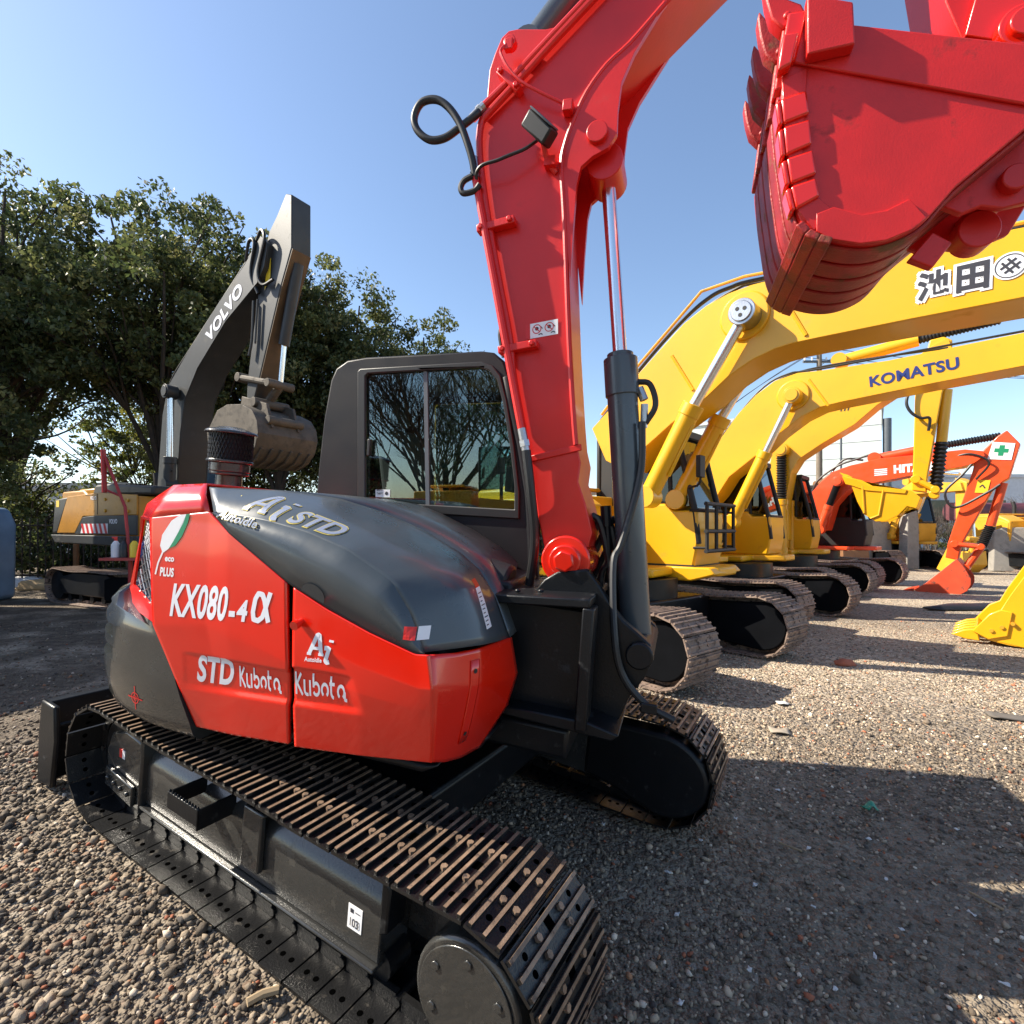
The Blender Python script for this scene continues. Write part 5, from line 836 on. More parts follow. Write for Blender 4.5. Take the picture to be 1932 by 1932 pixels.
# boom sticker: two no-entry pictograms
e=Vector((.986,0,.166)); u_=Vector((-.1,0,.99)); og=Vector((.585,-.2525,2.566)); q=MB()
lay(q,*rect(0,0,.157,.07,1),og,e,u_,lift=.0008); st=obj('warning_sticker',q,'white',boom,smooth=False)
q=MB(); lay(q,*rect(0,0,.022,.07,1),og,e,u_,lift=.0018)
for cx_ in (.055,.115): lay(q,*ring(cx_,.04,.018,.022),og,e,u_,lift=.0018); lay(q,*thickline([(cx_-.014,.054),(cx_+.014,.026)],.004),og,e,u_,lift=.0022)
obj('print',q,'sticker_red',st,smooth=False)
q=MB()
for cx_ in (.055,.115): lay(q,*disc2(cx_,.042,.009,10),og,e,u_,lift=.0014); lay(q,*thickline([(cx_+.008,.012),(cx_+.02,.016),(cx_+.028,.01)],.005),og,e,u_,lift=.0014); lay(q,*thickline([(cx_+.018,.05),(cx_+.028,.038)],.004),og,e,u_,lift=.0014)
obj('print',q,'ink',st,smooth=False)
# lift cylinder
a=Vector(K['cyl'][1]); b=Vector(K['cyl'][0]); r_=Vector(K['cyl'][2]); ax=(b-a).normalized(); yax=Vector((0,1,0))
q=MB(); q.tube([a-ax*.02,b],.072,28); q.tube([b-ax*.16,b+ax*.02],.080,28); q.tube([b+ax*.02,b+ax*.045],.062,24); q.tube([a-ax*.05-yax*.09,a-ax*.05+yax*.09],.07,20)
lc=obj('boom_cylinder',q,'hood_grey',kx,bevel=.004)
q=MB(); q.tube([b,r_+ax*.06],.033,24); obj('rod',q,'chrome',lc)
q=MB(); sd_=ax.cross(yax).normalized()
q.tube([b-ax*.10-sd_*.075,b-ax*.12-sd_*.13,b-ax*.22-sd_*.15,b-ax*.3-sd_*.10],.014,10,smooth=5); 
q.tube([b-ax*.30-sd_*.088-yax*.05,b-ax*.55-sd_*.065-yax*.06,b-ax*.85+sd_*.03-yax*.12,a+ax*.35+sd_*.07-yax*.16,a+ax*.05+sd_*.07-yax*.26,a-ax*.12+sd_*.045-yax*.27,a-ax*.24+sd_*-.04-yax*.27,a-ax*.31+sd_*-.16-yax*.27],.0165,10,smooth=6)
obj('hose',q,'rubber',lc); q=MB()
q.tube([a+ax*.60+sd_*.11,a+ax*.36+sd_*.11,a+ax*.28+sd_*.15,a+ax*.03+sd_*.17],.016,10,smooth=5); q.tube([a+ax*.62+sd_*.11,a+ax*.52+sd_*.11],.026,10); obj('steel_pipe',q,'frame_black',lc); q=MB()
q.tube([a+ax*.02+sd_*.17,a-ax*.10+sd_*.17,a-ax*.2+sd_*.12,a-ax*.25+sd_*0],.018,10,smooth=5)
obj('hose',q,'rubber',lc)
q=MB(); q.tube([b-ax*.13-sd_*.08,b-ax*.19-sd_*.10],.02,8); q.tube([b-ax*.21-sd_*.10,b-ax*.32-sd_*.09],.017,8); obj('hose_fitting',q,'steel',lc)
q=MB(); q.box(a-ax*.26+sd_*-.06-yax*.27,(.07,.05,.045)); q.box(a+ax*.02+sd_*.17,(.05,.06,.07)); obj('hose_clamp',q,'frame_black',lc,bevel=.006)
q=MB()
for k in range(4): q.tube([(.80+.05*k,-.1+.03*k,1.36),(.95+.05*k,-.12+.04*k,1.75),(1.04+.04*k,-.1+.03*k,1.62),(1.12+.03*k,-.1+.03*k,1.25)],.018,8,smooth=6)
obj('hose_bundle',q,'rubber',kx)
# arm cylinder, arm
q=MB(); q.tube([(.42,-.1,4.03),(1.10,-.1,4.86)],.068,24); q.tube([(.42,-.17,4.03),(.42,-.03,4.03)],.07,18); ac=obj('arm_cylinder',q,'hood_grey',kx)
q=MB(); q.tube([(1.10,-.1,4.86),(1.70,-.1,5.55)],.03,16); obj('rod',q,'chrome',ac)
q=MB(); q.prism([(1.62,5.62),(1.95,5.5),(2.22,5.0),(2.50,3.68),(2.45,3.55),(2.38,3.56),(2.285,3.641),(2.19,3.675),(2.121,3.823),(1.86,4.85),(1.70,5.2)],-.24,.04); arm=obj('arm',q,'red_boom',kx,bevel=.006,ang=30)
q=MB()
for y0,y1 in ((-.262,-.24),(.04,.062)): q.prism([(2.19,3.675),(2.285,3.641),(2.40,3.56),(2.47,3.56),(2.52,3.7),(2.42,4.05),(2.24,4.05)],y0,y1)
q.tube([(2.351,-.30,3.655),(2.351,.10,3.655)],.075,26); q.tube([(2.351,-.32,3.655),(2.351,-.29,3.655)],.05,20); obj('arm_end_plate',q,'red_gloss',arm,bevel=.005,ang=30)
q=MB(); q.tube([(2.35,-.1,4.95),(2.62,-.1,4.2)],.055,18); bc=obj('bucket_cylinder',q,'hood_grey',kx)
q=MB(); q.tube([(2.62,-.1,4.2),(2.75,-.1,3.85)],.028,14); obj('rod',q,'chrome',bc)
q=MB(); q.prism([(2.70,3.90),(2.80,3.88),(2.62,3.20),(2.52,3.22)],-.2,.0); q.prism([(2.42,3.78),(2.78,3.92),(2.80,3.83),(2.46,3.68)],-.28,-.24); obj('bucket_link',q,'red_boom',kx,bevel=.01)
# ---- bucket
BY0,BY1=-.44,.26
side=K['bkt']; q=MB()
q.prism(side,BY0,BY0+.025); q.prism(side,BY1-.025,BY1)
bot=catmull([(p[0],0,p[1]) for p in side[0:14]],4); nb=len(bot)
o1=[(p.x,p.z) for p in bot]
nrm=[]
for i in range(nb):
    t=(bot[min(i+1,nb-1)]-bot[max(i-1,0)]).normalized(); nrm.append((-t.z,t.x))
inn=[(p[0]-n_[0]*.022,p[1]-n_[1]*.022) for p,n_ in zip(o1,nrm)]
cen=Vector((1.95,0,3.35))
if (Vector((inn[nb//2][0],0,inn[nb//2][1]))-cen).length>(Vector((o1[nb//2][0],0,o1[nb//2][1]))-cen).length: inn=[(p[0]+n_[0]*.022,p[1]+n_[1]*.022) for p,n_ in zip(o1,nrm)]
q.prism(o1+inn[::-1],BY0+.004,BY1-.004)
bk=obj('bucket',q,'red_bucket',kx,bevel=.004,ang=30)
# wrapper wear bands running round the bucket
q=MB()
def offs(d): 
    s=1 if (Vector((o1[nb//2][0]+nrm[nb//2][0],0,o1[nb//2][1]+nrm[nb//2][1]))-cen).length>(Vector((o1[nb//2][0],0,o1[nb//2][1]))-cen).length else -1
    return [(p[0]+s*n_[0]*d,p[1]+s*n_[1]*d) for p,n_ in zip(o1,nrm)]
oo=offs(.012)
for k in range(5):
    y=BY0+.03+k*.135; i0,i1=int(nb*.10),int(nb*.98); q.prism(o1[i0:i1]+oo[i0:i1][::-1],y,y+.11)
obj('wear_band',q,'red_worn',bk,bevel=.004,ang=40)
q=MB(); heel=offs(.035); i0,i1=int(nb*.34),int(nb*.47)
st_=[o1[i0+int((i1-i0)*k/3)] for k in range(4)]
for k in range(3):
    j0=i0+int((i1-i0)*k/3); j1=i0+int((i1-i0)*(k+1)/3)
    q.prism([o1[j0],offs(.03)[j0],offs(.03)[j1],o1[j1]],BY0-.02,BY1+.02)
obj('heel_strip',q,'red_worn',bk,bevel=.006)
for a_ in (BY0-.014,BY1):
    q=MB(); q.prism(K['bkt_band'],a_,a_+.014); obj('side_band',q,'red_bucket',bk,bevel=.005,ang=30)
q=MB(); q.prism(K['bkt_heel'],BY0-.012,BY0); q.prism([K['bkt'][1],(1.645,3.50),(1.66,3.2),(1.70,3.05),(1.78,2.98),(1.73,2.90),K['bkt'][4],K['bkt'][3],K['bkt'][2]],BY0-.006,BY0); obj('edge_plate',q,'red_bucket',bk,bevel=.004,ang=30)
for nm in ('bkt_wear','bkt_wear2','bkt_wear3','bkt_wear4'):
    q=MB(); p=K[nm]; q.prism(p,BY0-.020,BY0); q.prism([(p[0][0]-.018,p[0][1]-.012),p[0],p[3],(p[3][0]-.018,p[3][1]-.006)],BY0-.018,BY0+.06); obj('wear_plate',q,'red_gloss',bk,bevel=.008)
q=MB(); q.prism(K['bkt_block'],BY0-.065,BY0-.014); obj('cutter_block',q,'red_bucket',bk,bevel=.006)
q=MB(); q.prism([(1.545,3.50),(1.60,3.52),(1.62,3.69),(1.555,3.69)],BY0-.03,BY1+.03); q.prism([(1.54,3.47),(1.585,3.49),(1.60,3.60),(1.545,3.60)],BY0-.05,BY0-.0); lip_=obj('lip',q,'red_gloss',bk,bevel=.008)
for k in range(5):
    y=BY0-.005+k*(BY1-BY0-.06)/4; q=MB()
    prof_=[(1.545,3.655),(1.62,3.70),(1.60,3.735),(1.545,3.765),(1.49,3.84),(1.462,3.875),(1.458,3.845),(1.475,3.77),(1.50,3.70)]
    q.prism(prof_,y,y+.065); q.prism([(1.54,3.44),(1.575,3.44),(1.625,3.69),(1.545,3.67)],y+.008,y+.057); q.tube([(1.555,y-.008,3.70),(1.555,y+.073,3.70)],.014,10)
    obj('tooth',q,'red_worn' if k>0 else 'red_bucket',bk,bevel=.008)
q=MB()
for y in (-.30,.02): q.prism(K['bkt_ear'],y,y+.03)
q.tube([(2.375,-.34,3.104),(2.375,.12,3.104)],.045,22); q.tube([(2.34,-.20,2.995),(2.34,-.10,2.995)],.07,26)
q.prism([(p[0],p[1]-.015) for p in K['bkt_hook']],-.29,-.25)
obj('bucket_ear',q,'red_bucket',bk,bevel=.005,ang=30)
# ---------------------------------------------------------------- the other machines
def bellows(mb,a,b,r,n=16,m=0):
    a=Vector(a);b=Vector(b); pts=[];rr=[]
    for k in range(n*2+1): pts.append(a.lerp(b,k/(2*n))); rr.append(r if k%2 else r*.72)
    mb.tube(pts,rr,14,m); return mb
def shell_bucket(parent,poly,y0,y1,m,teeth=None,label=None,hinge=None,nteeth=5,tdir=(-.25,.1)):
    q=MB(); q.prism(poly,y0,y0+.03); q.prism(poly,y1-.03,y1)
    o=poly; n=len(o); c=(sum(p[0] for p in o)/n,sum(p[1] for p in o)/n); inn=[(p[0]+(c[0]-p[0])*.05,p[1]+(c[1]-p[1])*.05) for p in o]
    # wrapper follows the curved back from tooth edge round to the hinge
    k0,k1=teeth; seq=[o[i%n] for i in range(k0,k1+1)] if k1>k0 else [o[i%n] for i in range(k0,k1+n+1)]; seqi=[inn[i%n] for i in range(k0,k1+1)] if k1>k0 else [inn[i%n] for i in range(k0,k1+n+1)]
    q.prism(seq+seqi[::-1],y0+.01,y1-.01); b=obj('bucket',q,m,parent,bevel=.008,ang=30)
    tip=seq[0]
    for k in range(nteeth):
        y=y0+.03+(y1-y0-.12)*k/(nteeth-1); q=MB(); d=Vector((tdir[0],0,tdir[1])); w_=d.cross(Vector((0,1,0))).normalized()*.05; t=Vector((tip[0],0,tip[1]))
        q.add([t+w_+Vector((0,y,0)),t-w_+Vector((0,y,0)),t+d+Vector((0,y+.02,0)),t+w_+Vector((0,y+.07,0)),t-w_+Vector((0,y+.07,0)),t+d+Vector((0,y+.05,0))],[(0,1,2),(3,5,4),(0,3,4,1),(1,4,5,2),(0,2,5,3)]); obj('tooth',q,m,b,smooth=False)
    return b
def dig_bucket(t,pl,c):
    W0,W1=-.65,.65; q=MB(); q.prism(pl,W0,W0+.035); q.prism(pl,W1-.035,W1); ex=Vector((pl[9][0]-pl[10][0],0,pl[9][1]-pl[10][1])).normalized()
    seq=[pl[0],pl[10],pl[9],pl[8],pl[7],pl[6]]; sq=catmull([(p[0],0,p[1]) for p in seq],5); o_=[(p.x,p.z) for p in sq]; cx_=sum(p[0] for p in pl)/len(pl); cz_=sum(p[1] for p in pl)/len(pl); i_=[(p[0]+(cx_-p[0])*.05,p[1]+(cz_-p[1])*.05) for p in o_]
    q.prism(o_+i_[::-1],W0+.005,W1-.005); bs=obj('bucket',q,c,t,bevel=.008,ang=30)
    x0,z0=pl[0]; x1,z1=pl[2]
    for y0,y1 in ((W0-.03,W0),(W1,W1+.03)):
        q=MB(); q.prism([(x0-.02,z0-.02),pl[1],pl[2],(pl[2][0]+.12,pl[2][1]-.02),(x0+.35,z0-.05),(x0+.15,z0-.12)],y0,y1); c_=obj('side_cutter',q,c,bs,bevel=.01)
        for k in range(3):
            q=MB(); x=x0+.18+.11*k; z=z0+.01+.06*k; q.tube([(x,y0-.02,z),(x,y1+.02,z)],.025,12); obj('bolt',q,'yellow_dirty',c_)
    for k in range(5):
        q=MB(); y=W0+k*.29; q.prism([(x0+.06,z0-.16),(x0+.03,z0+.01),(x0-.12,z0-.02),(x0-.26,z0-.10),(x0-.10,z0-.15)],y,y+.11); obj('tooth',q,c,bs,bevel=.012)
def machine(label,x,y,psi,psit,g,c,opt):
    t=thing('excavator',label,'excavator',(x,y,0),R(psi-90),group=opt.get('group'))
    TR_=Matrix.Rotation(R(psit-psi),4,'Z')@Matrix.Translation((opt.get('tdx',0),0,0)); ga=opt.get('gauge',1.1); zr,zf=opt.get('len',(-1.55,1.62)); dk=opt.get('dark','frame_black')
    tm=opt['tracks']
    for s in (-1,1):
        o=bpy.data.objects.new('crawler_track',tm); COL.objects.link(o); o.parent=t; o.matrix_local=TR_@Matrix.Translation((0,s*ga,0))
        q=MB(); q.prism([(zr,.22),(zf-.1,.22),(zf-.1,.58),(zf-.75,.60),(zf-1.1,.70),(zr+.7,.70),(zr,.56)],s*ga-.20,s*ga+.20); q.xf(TR_); fo=obj('track_frame',q,dk,t,bevel=.02)
        q=MB(); td=[(zf-1.15,.18),(zf-1.15,.60),(zf-.9,.66)]+[(zf+.33*math.cos(a_),.40+.31*math.sin(a_)) for a_ in [PI*.6-PI*1.1*k/18 for k in range(19)]]
        q.prism(td,s*ga-.22,s*ga-.15) if opt.get('cover','drop')=='drop' else q.prism([(zf-1.15,.16),(zf-1.15,.62),(zf-.35,.64),(zf-.2,.60),(zf-.2,.2),(zf-.35,.14)],s*ga-.31,s*ga-.20); q.xf(TR_); obj('frame_cover',q,'cover_black',fo,bevel=.02)
        q=MB(); q.tube([(zr,s*ga-.2,.40),(zr,s*ga+.2,.40)],.32,28); q.xf(TR_); obj('idler',q,dk,fo,bevel=.015)
        q=MB(); q.tube([(zf,s*ga-.14,.40),(zf,s*ga+.2,.40)],.30,28)
        q.xf(TR_); obj('sprocket_hub',q,dk,fo,bevel=.015)
        for k in range(6):
            q=MB(); xx=zr+.4+k*(zf-zr-.8)/5; q.tube([(xx,s*ga-.14,.15),(xx,s*ga+.14,.15)],.08,14); q.xf(TR_); obj('track_roller',q,dk,fo)
    q=MB(); q.bx(-.9,.9,-.95,.95,.35,.75); q.xf(TR_); obj('centre_frame',q,dk,t,bevel=.03)
    q=MB(); q.tube([(0,0,.75),(0,0,1.0)],.62,32); obj('slew_ring',q,dk,t)
    bodyc=opt.get('body',c); fd=1.22-opt.get('cabx',(-.35,1.22))[1]
    q=MB(); q.prism([(-1.9,-1.22),(-.15,-1.22),(.0,-.5),(.6-fd,-.3),(.9-fd,-.3),(.9-fd,.3),(1.2-fd,.36),(1.45-fd,.5),(1.5-fd,1.0),(1.1-fd,1.22),(-1.9,1.22)],1.02,1.14,axis='z'); obj('swing_frame',q,bodyc,t,bevel=.03)
    # engine side body, with doors
    q=MB(); q.prism([(-1.75,1.14),(-.15,1.14),(-.15,1.95),(-.3,2.05),(-.6,2.20),(-1.75,2.20)],-1.24,-.40); eb=obj('engine_body',q,bodyc,t,bevel=.05,segs=3)
    q=MB(); q.prism([(-1.6,1.22),(-.75,1.22),(-.75,2.05),(-1.6,2.05)],-1.262,-1.24); q.prism([(-.68,1.22),(-.2,1.22),(-.2,1.88),(-.35,1.95),(-.68,2.05)],-1.262,-1.24); obj('side_door',q,bodyc,eb,bevel=.01)
    q=MB(); q.bx(-1.75,-.5,-.40,1.20,1.14,2.12); q.bx(-1.5,-.7,-1.0,.9,2.2,2.26); obj('engine_cover',q,bodyc,t,bevel=.05)
    q=MB(); q.tube([(-1.2,.5,2.1),(-1.2,.5,2.6),(-1.25,.5,2.75)],.07,14); obj('exhaust_pipe',q,'dark',eb)
    cwp=[(-1.75,-1.22),(-1.75,1.22),(-2.15,1.18),(-2.45,.7),(-2.52,0),(-2.45,-.7),(-2.15,-1.18)]
    q=MB(); q.prism(cwp,1.05,1.98,axis='z'); obj('counterweight',q,opt.get('cw',bodyc),t,bevel=.09,segs=3)
    # cab
    fx=opt.get('cabx',(-.35,1.22)); a,b_=fx; Y0,Y1=.33,1.24; zt=opt.get('cabtop',3.02)
    lowp=[(a,1.14),(b_-.05,1.14),(b_+.02,1.5),(b_-.0,1.9),(b_-.35,1.9),(b_-.42,2.0),(a,2.0)]
    q=MB(); q.prism(lowp,Y0,Y1); cb=obj('cab',q,opt.get('cablow',bodyc),t,bevel=.03)
    q=MB()
    A=[(a+.03,2.0),(a+.05,zt-.12)];  
    for yy in (Y0+.04,Y1-.04):
        q.tube([(a+.04,yy,1.95),(a+.05,yy,zt-.08)],.045,8); q.tube([(b_-.38,yy,1.95),(b_-.42,yy,zt-.08)],.035,8); q.tube([(b_,yy,1.45),(b_-.06,yy,1.95),(b_-.30,yy,zt-.08)],.045,8)
    q.bx(a+.02,b_-.24,Y0,Y1,zt-.10,zt); q.tube([(b_-.02,Y0+.04,1.9),(b_-.02,Y1-.04,1.9)],.03,8); q.bx(a+.03,a+.50,Y0+.02,Y0+.04,1.98,zt-.09); obj('cab_frame',q,'dark',cb,bevel=.01)
    q=MB(); q.prism([(a+.04,1.96),(b_-.04,1.96),(b_-.27,zt-.08),(a+.05,zt-.08)],Y0+.035,Y0+.042); q.prism([(a+.04,1.96),(b_-.04,1.96),(b_-.27,zt-.08),(a+.05,zt-.08)],Y1-.042,Y1-.035)
    q.grid([[(b_+.01,Y0+.06,1.5),(b_-.06,Y0+.06,1.95),(b_-.30,Y0+.06,zt-.08)],[(b_+.01,Y1-.06,1.5),(b_-.06,Y1-.06,1.95),(b_-.30,Y1-.06,zt-.08)]]); q.add([(a+.04,Y0+.06,2.0),(a+.04,Y1-.06,2.0),(a+.05,Y1-.06,zt-.1),(a+.05,Y0+.06,zt-.1)],[(0,1,2,3)]); obj('cab_window',q,'glass_dark',cb,smooth=False)
    q=MB(); q.bx(a+.25,a+.75,.6,1.0,1.9,2.05); q.prism([(a+.22,2.0),(a+.36,2.0),(a+.25,2.6),(a+.12,2.6)],.6,1.0); obj('seat',q,'seat_cloth',cb,bevel=.04)
    if opt.get('guard'):
        q=MB()
        for z in (1.36,1.62,1.98): q.tube([(b_+.14,Y0-.06,z),(b_+.14,Y1+.06,z)],.028,6)
        for yy in (Y0-.02,Y0+.3,Y1-.3,Y1+.02): q.tube([(b_+.14,yy,1.36),(b_+.14,yy,1.98)],.026,6)
        for yy in (Y0,Y1): q.tube([(b_+.12,yy,1.88),(b_-.1,yy,1.9)],.018,6); q.tube([(b_+.12,yy,1.40),(b_-.05,yy,1.40)],.018,6)
        obj('window_guard',q,'dark',cb)
        q=MB(); q.tube([(b_-.1,Y0-.03,2.2),(b_+.1,Y0-.15,2.25),(b_+.1,Y0-.15,2.6)],.018,6,smooth=3); q.box((b_+.12,Y0-.18,2.45),(.06,.16,.28)); obj('mirror',q,'dark',cb,bevel=.01)
        q=MB(); q.prism([(a+.1,.96),(1.15-fd,.96),(1.48-fd,1.06),(1.40-fd,1.145),(a+.1,1.145)],.28,1.24); obj('cab_floor_edge',q,bodyc,cb,bevel=.02)
        q=MB(); q.bx(a-.005,b_-.05,Y0-.006,Y1+.006,1.145,1.17); obj('rubber_mount',q,'dark',cb)
        q=MB(); q.bx(.42-fd,.55-fd,.272,.279,1.04,1.11); obj('sticker',q,'ink',cb); q=MB(); q.bx(.24-fd,.31-fd,.272,.279,1.02,1.10); obj('sticker',q,'white',cb)
        q=MB(); q.bx(a+.1,a+.9,Y0-.006,Y0-.0005,1.42,1.432); q.bx(a+.62,a+.632,Y0-.006,Y0-.0005,1.2,1.9); obj('door_line',q,'yellow_dirty',cb)
    if opt.get('zup'):
        for ch in list(t.children):
            if not ch.name.startswith(('crawler','track_','centre','slew')): ch.location.z+=opt['zup']
    # boom
    bw=opt.get('bw',.30); q=MB(); q.prism(g['boom'],-bw,bw); bo=obj('boom',q,opt.get('boomc',c),t,bevel=.02,ang=30)
    q=MB(); up_=[p for p in g['boom']]
    for s in (-1,1):
        q.prism([(p[0],p[1]) for p in g['boom']],s*bw-.012,s*bw+.012)
    obj('side_plate',q,opt.get('boomc',c),bo,bevel=.006,ang=30)
    if 'hose' in opt:
        q=MB()
        for k,(pts,r_) in enumerate(opt['hose']): q.tube([(p[0],p[2] if len(p)>2 else -.12+.1*k,p[1]) for p in pts],r_,8,smooth=5)
        obj('boom_hose',q,opt.get('hosec','rubber'),bo)
    for ci,key in enumerate([k_ for k_ in ('cyl','cylfar') if k_ in g]):
        yy=-.45 if key=='cyl' else .42; p=g['cyl']; dy=Vector((0,yy,0)); P3=[Vector((a_[0],yy,a_[1])) for a_ in p]; ax=(P3[0]-P3[2]).normalized()
        r_=opt.get('cr',.115)
        q=MB(); q.tube([P3[2],P3[1]],r_,22); q.tube([P3[1]-ax*.14,P3[1]],r_*1.12,22); q.tube([P3[2]-Vector((0,.12,0)),P3[2]+Vector((0,.12,0))],r_*1.2,16)
        q.tube([P3[1]-ax*.25+Vector((.13,-.02,-.02)),P3[2]+ax*.3+Vector((.13,-.02,-.02))],.022,8)
        lc=obj('boom_cylinder',q,opt.get('cylc',c),t,bevel=.006)
        q=MB()
        if opt.get('bellow'): bellows(q,P3[1],P3[0]-ax*.1,r_*.95,18); obj('dust_boot',q,'rubber',lc)
        else: q.tube([P3[1],P3[0]],r_*.55,20); obj('rod',q,'chrome',lc)
        q=MB(); q.tube([P3[0]-Vector((0,.13,0)),P3[0]+Vector((0,.10,0))],r_*1.25,24); q.tube([P3[0]-Vector((0,.15,0)),P3[0]-Vector((0,.12,0))],r_*.95,24); obj('rod_eye',q,opt.get('eyec',opt.get('boomc',c)),lc,bevel=.006)
    if 'boss' in opt:
        q=MB(); bx_,bz_=opt['boss']; q.tube([(bx_,-bw-.05,bz_),(bx_,bw+.05,bz_)],.27,32); obj('pin_boss',q,opt.get('boomc',c),bo,bevel=.02)
        q=MB()
        for pts in opt.get('ribs',[]): q.tube([(p[0],-bw-.01,p[1]) for p in pts],.022,8)
        if opt.get('ribs'): obj('weld_rib',q,opt.get('boomc',c),bo)
    if 'arm' in g:
        aw=opt.get('aw',.2); q=MB(); q.prism(g['arm'],-aw,aw); ar=obj('arm',q,opt.get('armc',c),t,bevel=.02,ang=30)
        if 'armhose' in opt:
            q=MB()
            for pts,r_ in opt['armhose']: q.tube([(p[0],-aw-.06-.08*math.sin(PI*i/max(1,len(pts)-1)),p[1]) for i,p in enumerate(pts)],r_,8,smooth=5)
            obj('arm_hose',q,'rubber',ar)
    if 'armcyl' in g:
        p=[Vector((a_[0],0,a_[1])) for a_ in g['armcyl']]; q=MB(); q.tube([p[0],p[1]],opt.get('cr',.115)*1.05,20); q.tube([p[0]-Vector((0,.2,0)),p[0]+Vector((0,.2,0))],.16,18); ac=obj('arm_cylinder',q,opt.get('cylc',c),t)
        q=MB(); 
        if opt.get('bellow'): bellows(q,p[1],p[2],.10,22); obj('dust_boot',q,'rubber',ac)
        else: q.tube([p[1],p[2]],.06,16); obj('rod',q,'chrome',ac)
    if 'bcyl' in g:
        p=[Vector((a_[0],0,a_[1])) for a_ in g['bcyl']]; q=MB(); q.tube([p[0],p[1]],opt.get('br',.10),18); ac=obj('bucket_cylinder',q,opt.get('bcylc',opt.get('cylc',c)),t)
        q=MB()
        if opt.get('bellow'): bellows(q,p[1],p[2],.13,12); obj('dust_boot',q,'rubber',ac)
        else: q.tube([p[1],p[2]],.05,14); obj('rod',q,'chrome',ac)
        q=MB()
        for yy in (-.22,.18): q.tube([p[3]+Vector((0,yy,0)),p[2]+Vector((0,yy,0))],.06,10)
        q.tube([p[2]-Vector((0,.28,0)),p[2]+Vector((0,.26,0))],.08,14); q.tube([p[3]-Vector((0,.28,0)),p[3]+Vector((0,.26,0))],.09,14); q.tube([p[2],p[4]],.085,10); q.tube([p[4]-Vector((0,.25,0)),p[4]+Vector((0,.25,0))],.09,14)
        obj('bucket_link',q,opt.get('linkc',c),t,bevel=.01)
    if 'bucket' in g:
        if opt.get('dig'): dig_bucket(t,g['bucket'],c)
        else: shell_bucket(t,g['bucket'],*opt.get('by',(-.5,.5)),opt.get('buckc',c),teeth=opt['teeth'],tdir=opt.get('tdir',(-.2,.1)))
    return t,bo
mat('cover_black',(.004,.0045,.006),.8,spec=.05,var=.2)
TRK=crawler(-1.55,1.62,.37,.40,.6,.19,['shoe_rust','shoe_rust','hole'],detail=True,sag=.05)
def bw_(o,body,x,z,wd,ht,sl,m,bold=.05,shear=0,y=-.318,dz=0):
    e=Vector((1,0,sl)).normalized(); q=MB(); word(q,body,(x,y-dz,z),e,Vector((-sl,0,1)).normalized(),width=wd,height=ht,bold=bold,shear=shear,lift=.001); return obj('lettering',q,m,o,smooth=False)
YG='yellow excavators in the row'
g=G['M1']; t,bo=machine('nearest yellow excavator, its thick boom passing behind the red bucket',1.63,7.29,48,40,g,'yellow',dict(group=YG,tracks=TRK,guard=True,tdx=-.25,cabx=(-.78,.80),eyec='steel',boss=(1.62,4.05),
   ribs=[[(2.01,4.16),(2.24,3.68)],[(.75,3.79),(1.02,3.32)]],
   hose=[([(-.35,3.15,-.2),(.23,3.73,-.2),(.79,4.20,-.2),(1.14,4.41,-.2),(1.41,4.47,-.2),(1.9,4.45,-.2),(4.5,4.16,-.2)],.024),([(-.45,3.2,.0),(.2,3.78,.0),(.79,4.26,.0),(1.41,4.52,.0),(1.9,4.49,.0),(4.5,4.2,.0)],.02)]))
q=MB(); q.tube([(-.3,-.26,3.22),(.23,-.26,3.76),(.75,-.26,4.20),(1.1,-.26,4.50),(1.6,-.26,4.52),(2.6,-.26,4.40)],.018,8); q.tube([(2.6,-.2,4.38),(4.5,-.2,4.22)],.025,8); obj('steel_pipe',q,'yellow_dirty',bo)
ey_=[c_ for lc_ in t.children if lc_.name.startswith('boom_cyl') for c_ in lc_.children if c_.name.startswith('rod_eye')][0]
for k in range(3):
    q=MB(); a_=k*2.1+.4; q.tube([(1.67+.045*math.cos(a_),-.603,4.01+.045*math.sin(a_)),(1.67+.045*math.cos(a_),-.597,4.01+.045*math.sin(a_))],.022,12); obj('bolt',q,'dark',ey_,smooth=False)
# white plates with black brush characters
for body,x,z,wd in (('池',3.17,3.79,.23),('田',3.45,3.785,.22)):
    for dx_ in (-.022,0,.022):
        for dz_ in (-.022,0,.022): bw_(bo,body,x-.005+dx_,z+dz_,wd,.185,-.03,'white',bold=.035,dz=.0004*(dx_+dz_)/.022)
    bw_(bo,body,x-.005,z,wd,.185,-.03,'ink',bold=.035,dz=.004)
q=MB(); q.tube([(3.80,-.316,3.89),(3.80,-.319,3.89)],.115,36); obj('emblem',q,'white',bo,smooth=False)
q=MB(); vs,fs=ring(0,0,.093,.100,36); lay(q,vs,fs,(3.80,-.321,3.89),(1,0,0),(0,0,1)); e=Vector((math.cos(.6),0,math.sin(.6))); f_=Vector((-math.sin(.6),0,math.cos(.6)))
for s in (-.023,.023): lay(q,*thickline([(-.062,s),(.062,s)],.018),(3.80,-.321,3.89),e,f_); lay(q,*thickline([(s,-.062),(s,.062)],.018),(3.80,-.3215,3.89),e,f_)
obj('emblem_mark',q,'ink',bo,smooth=False)
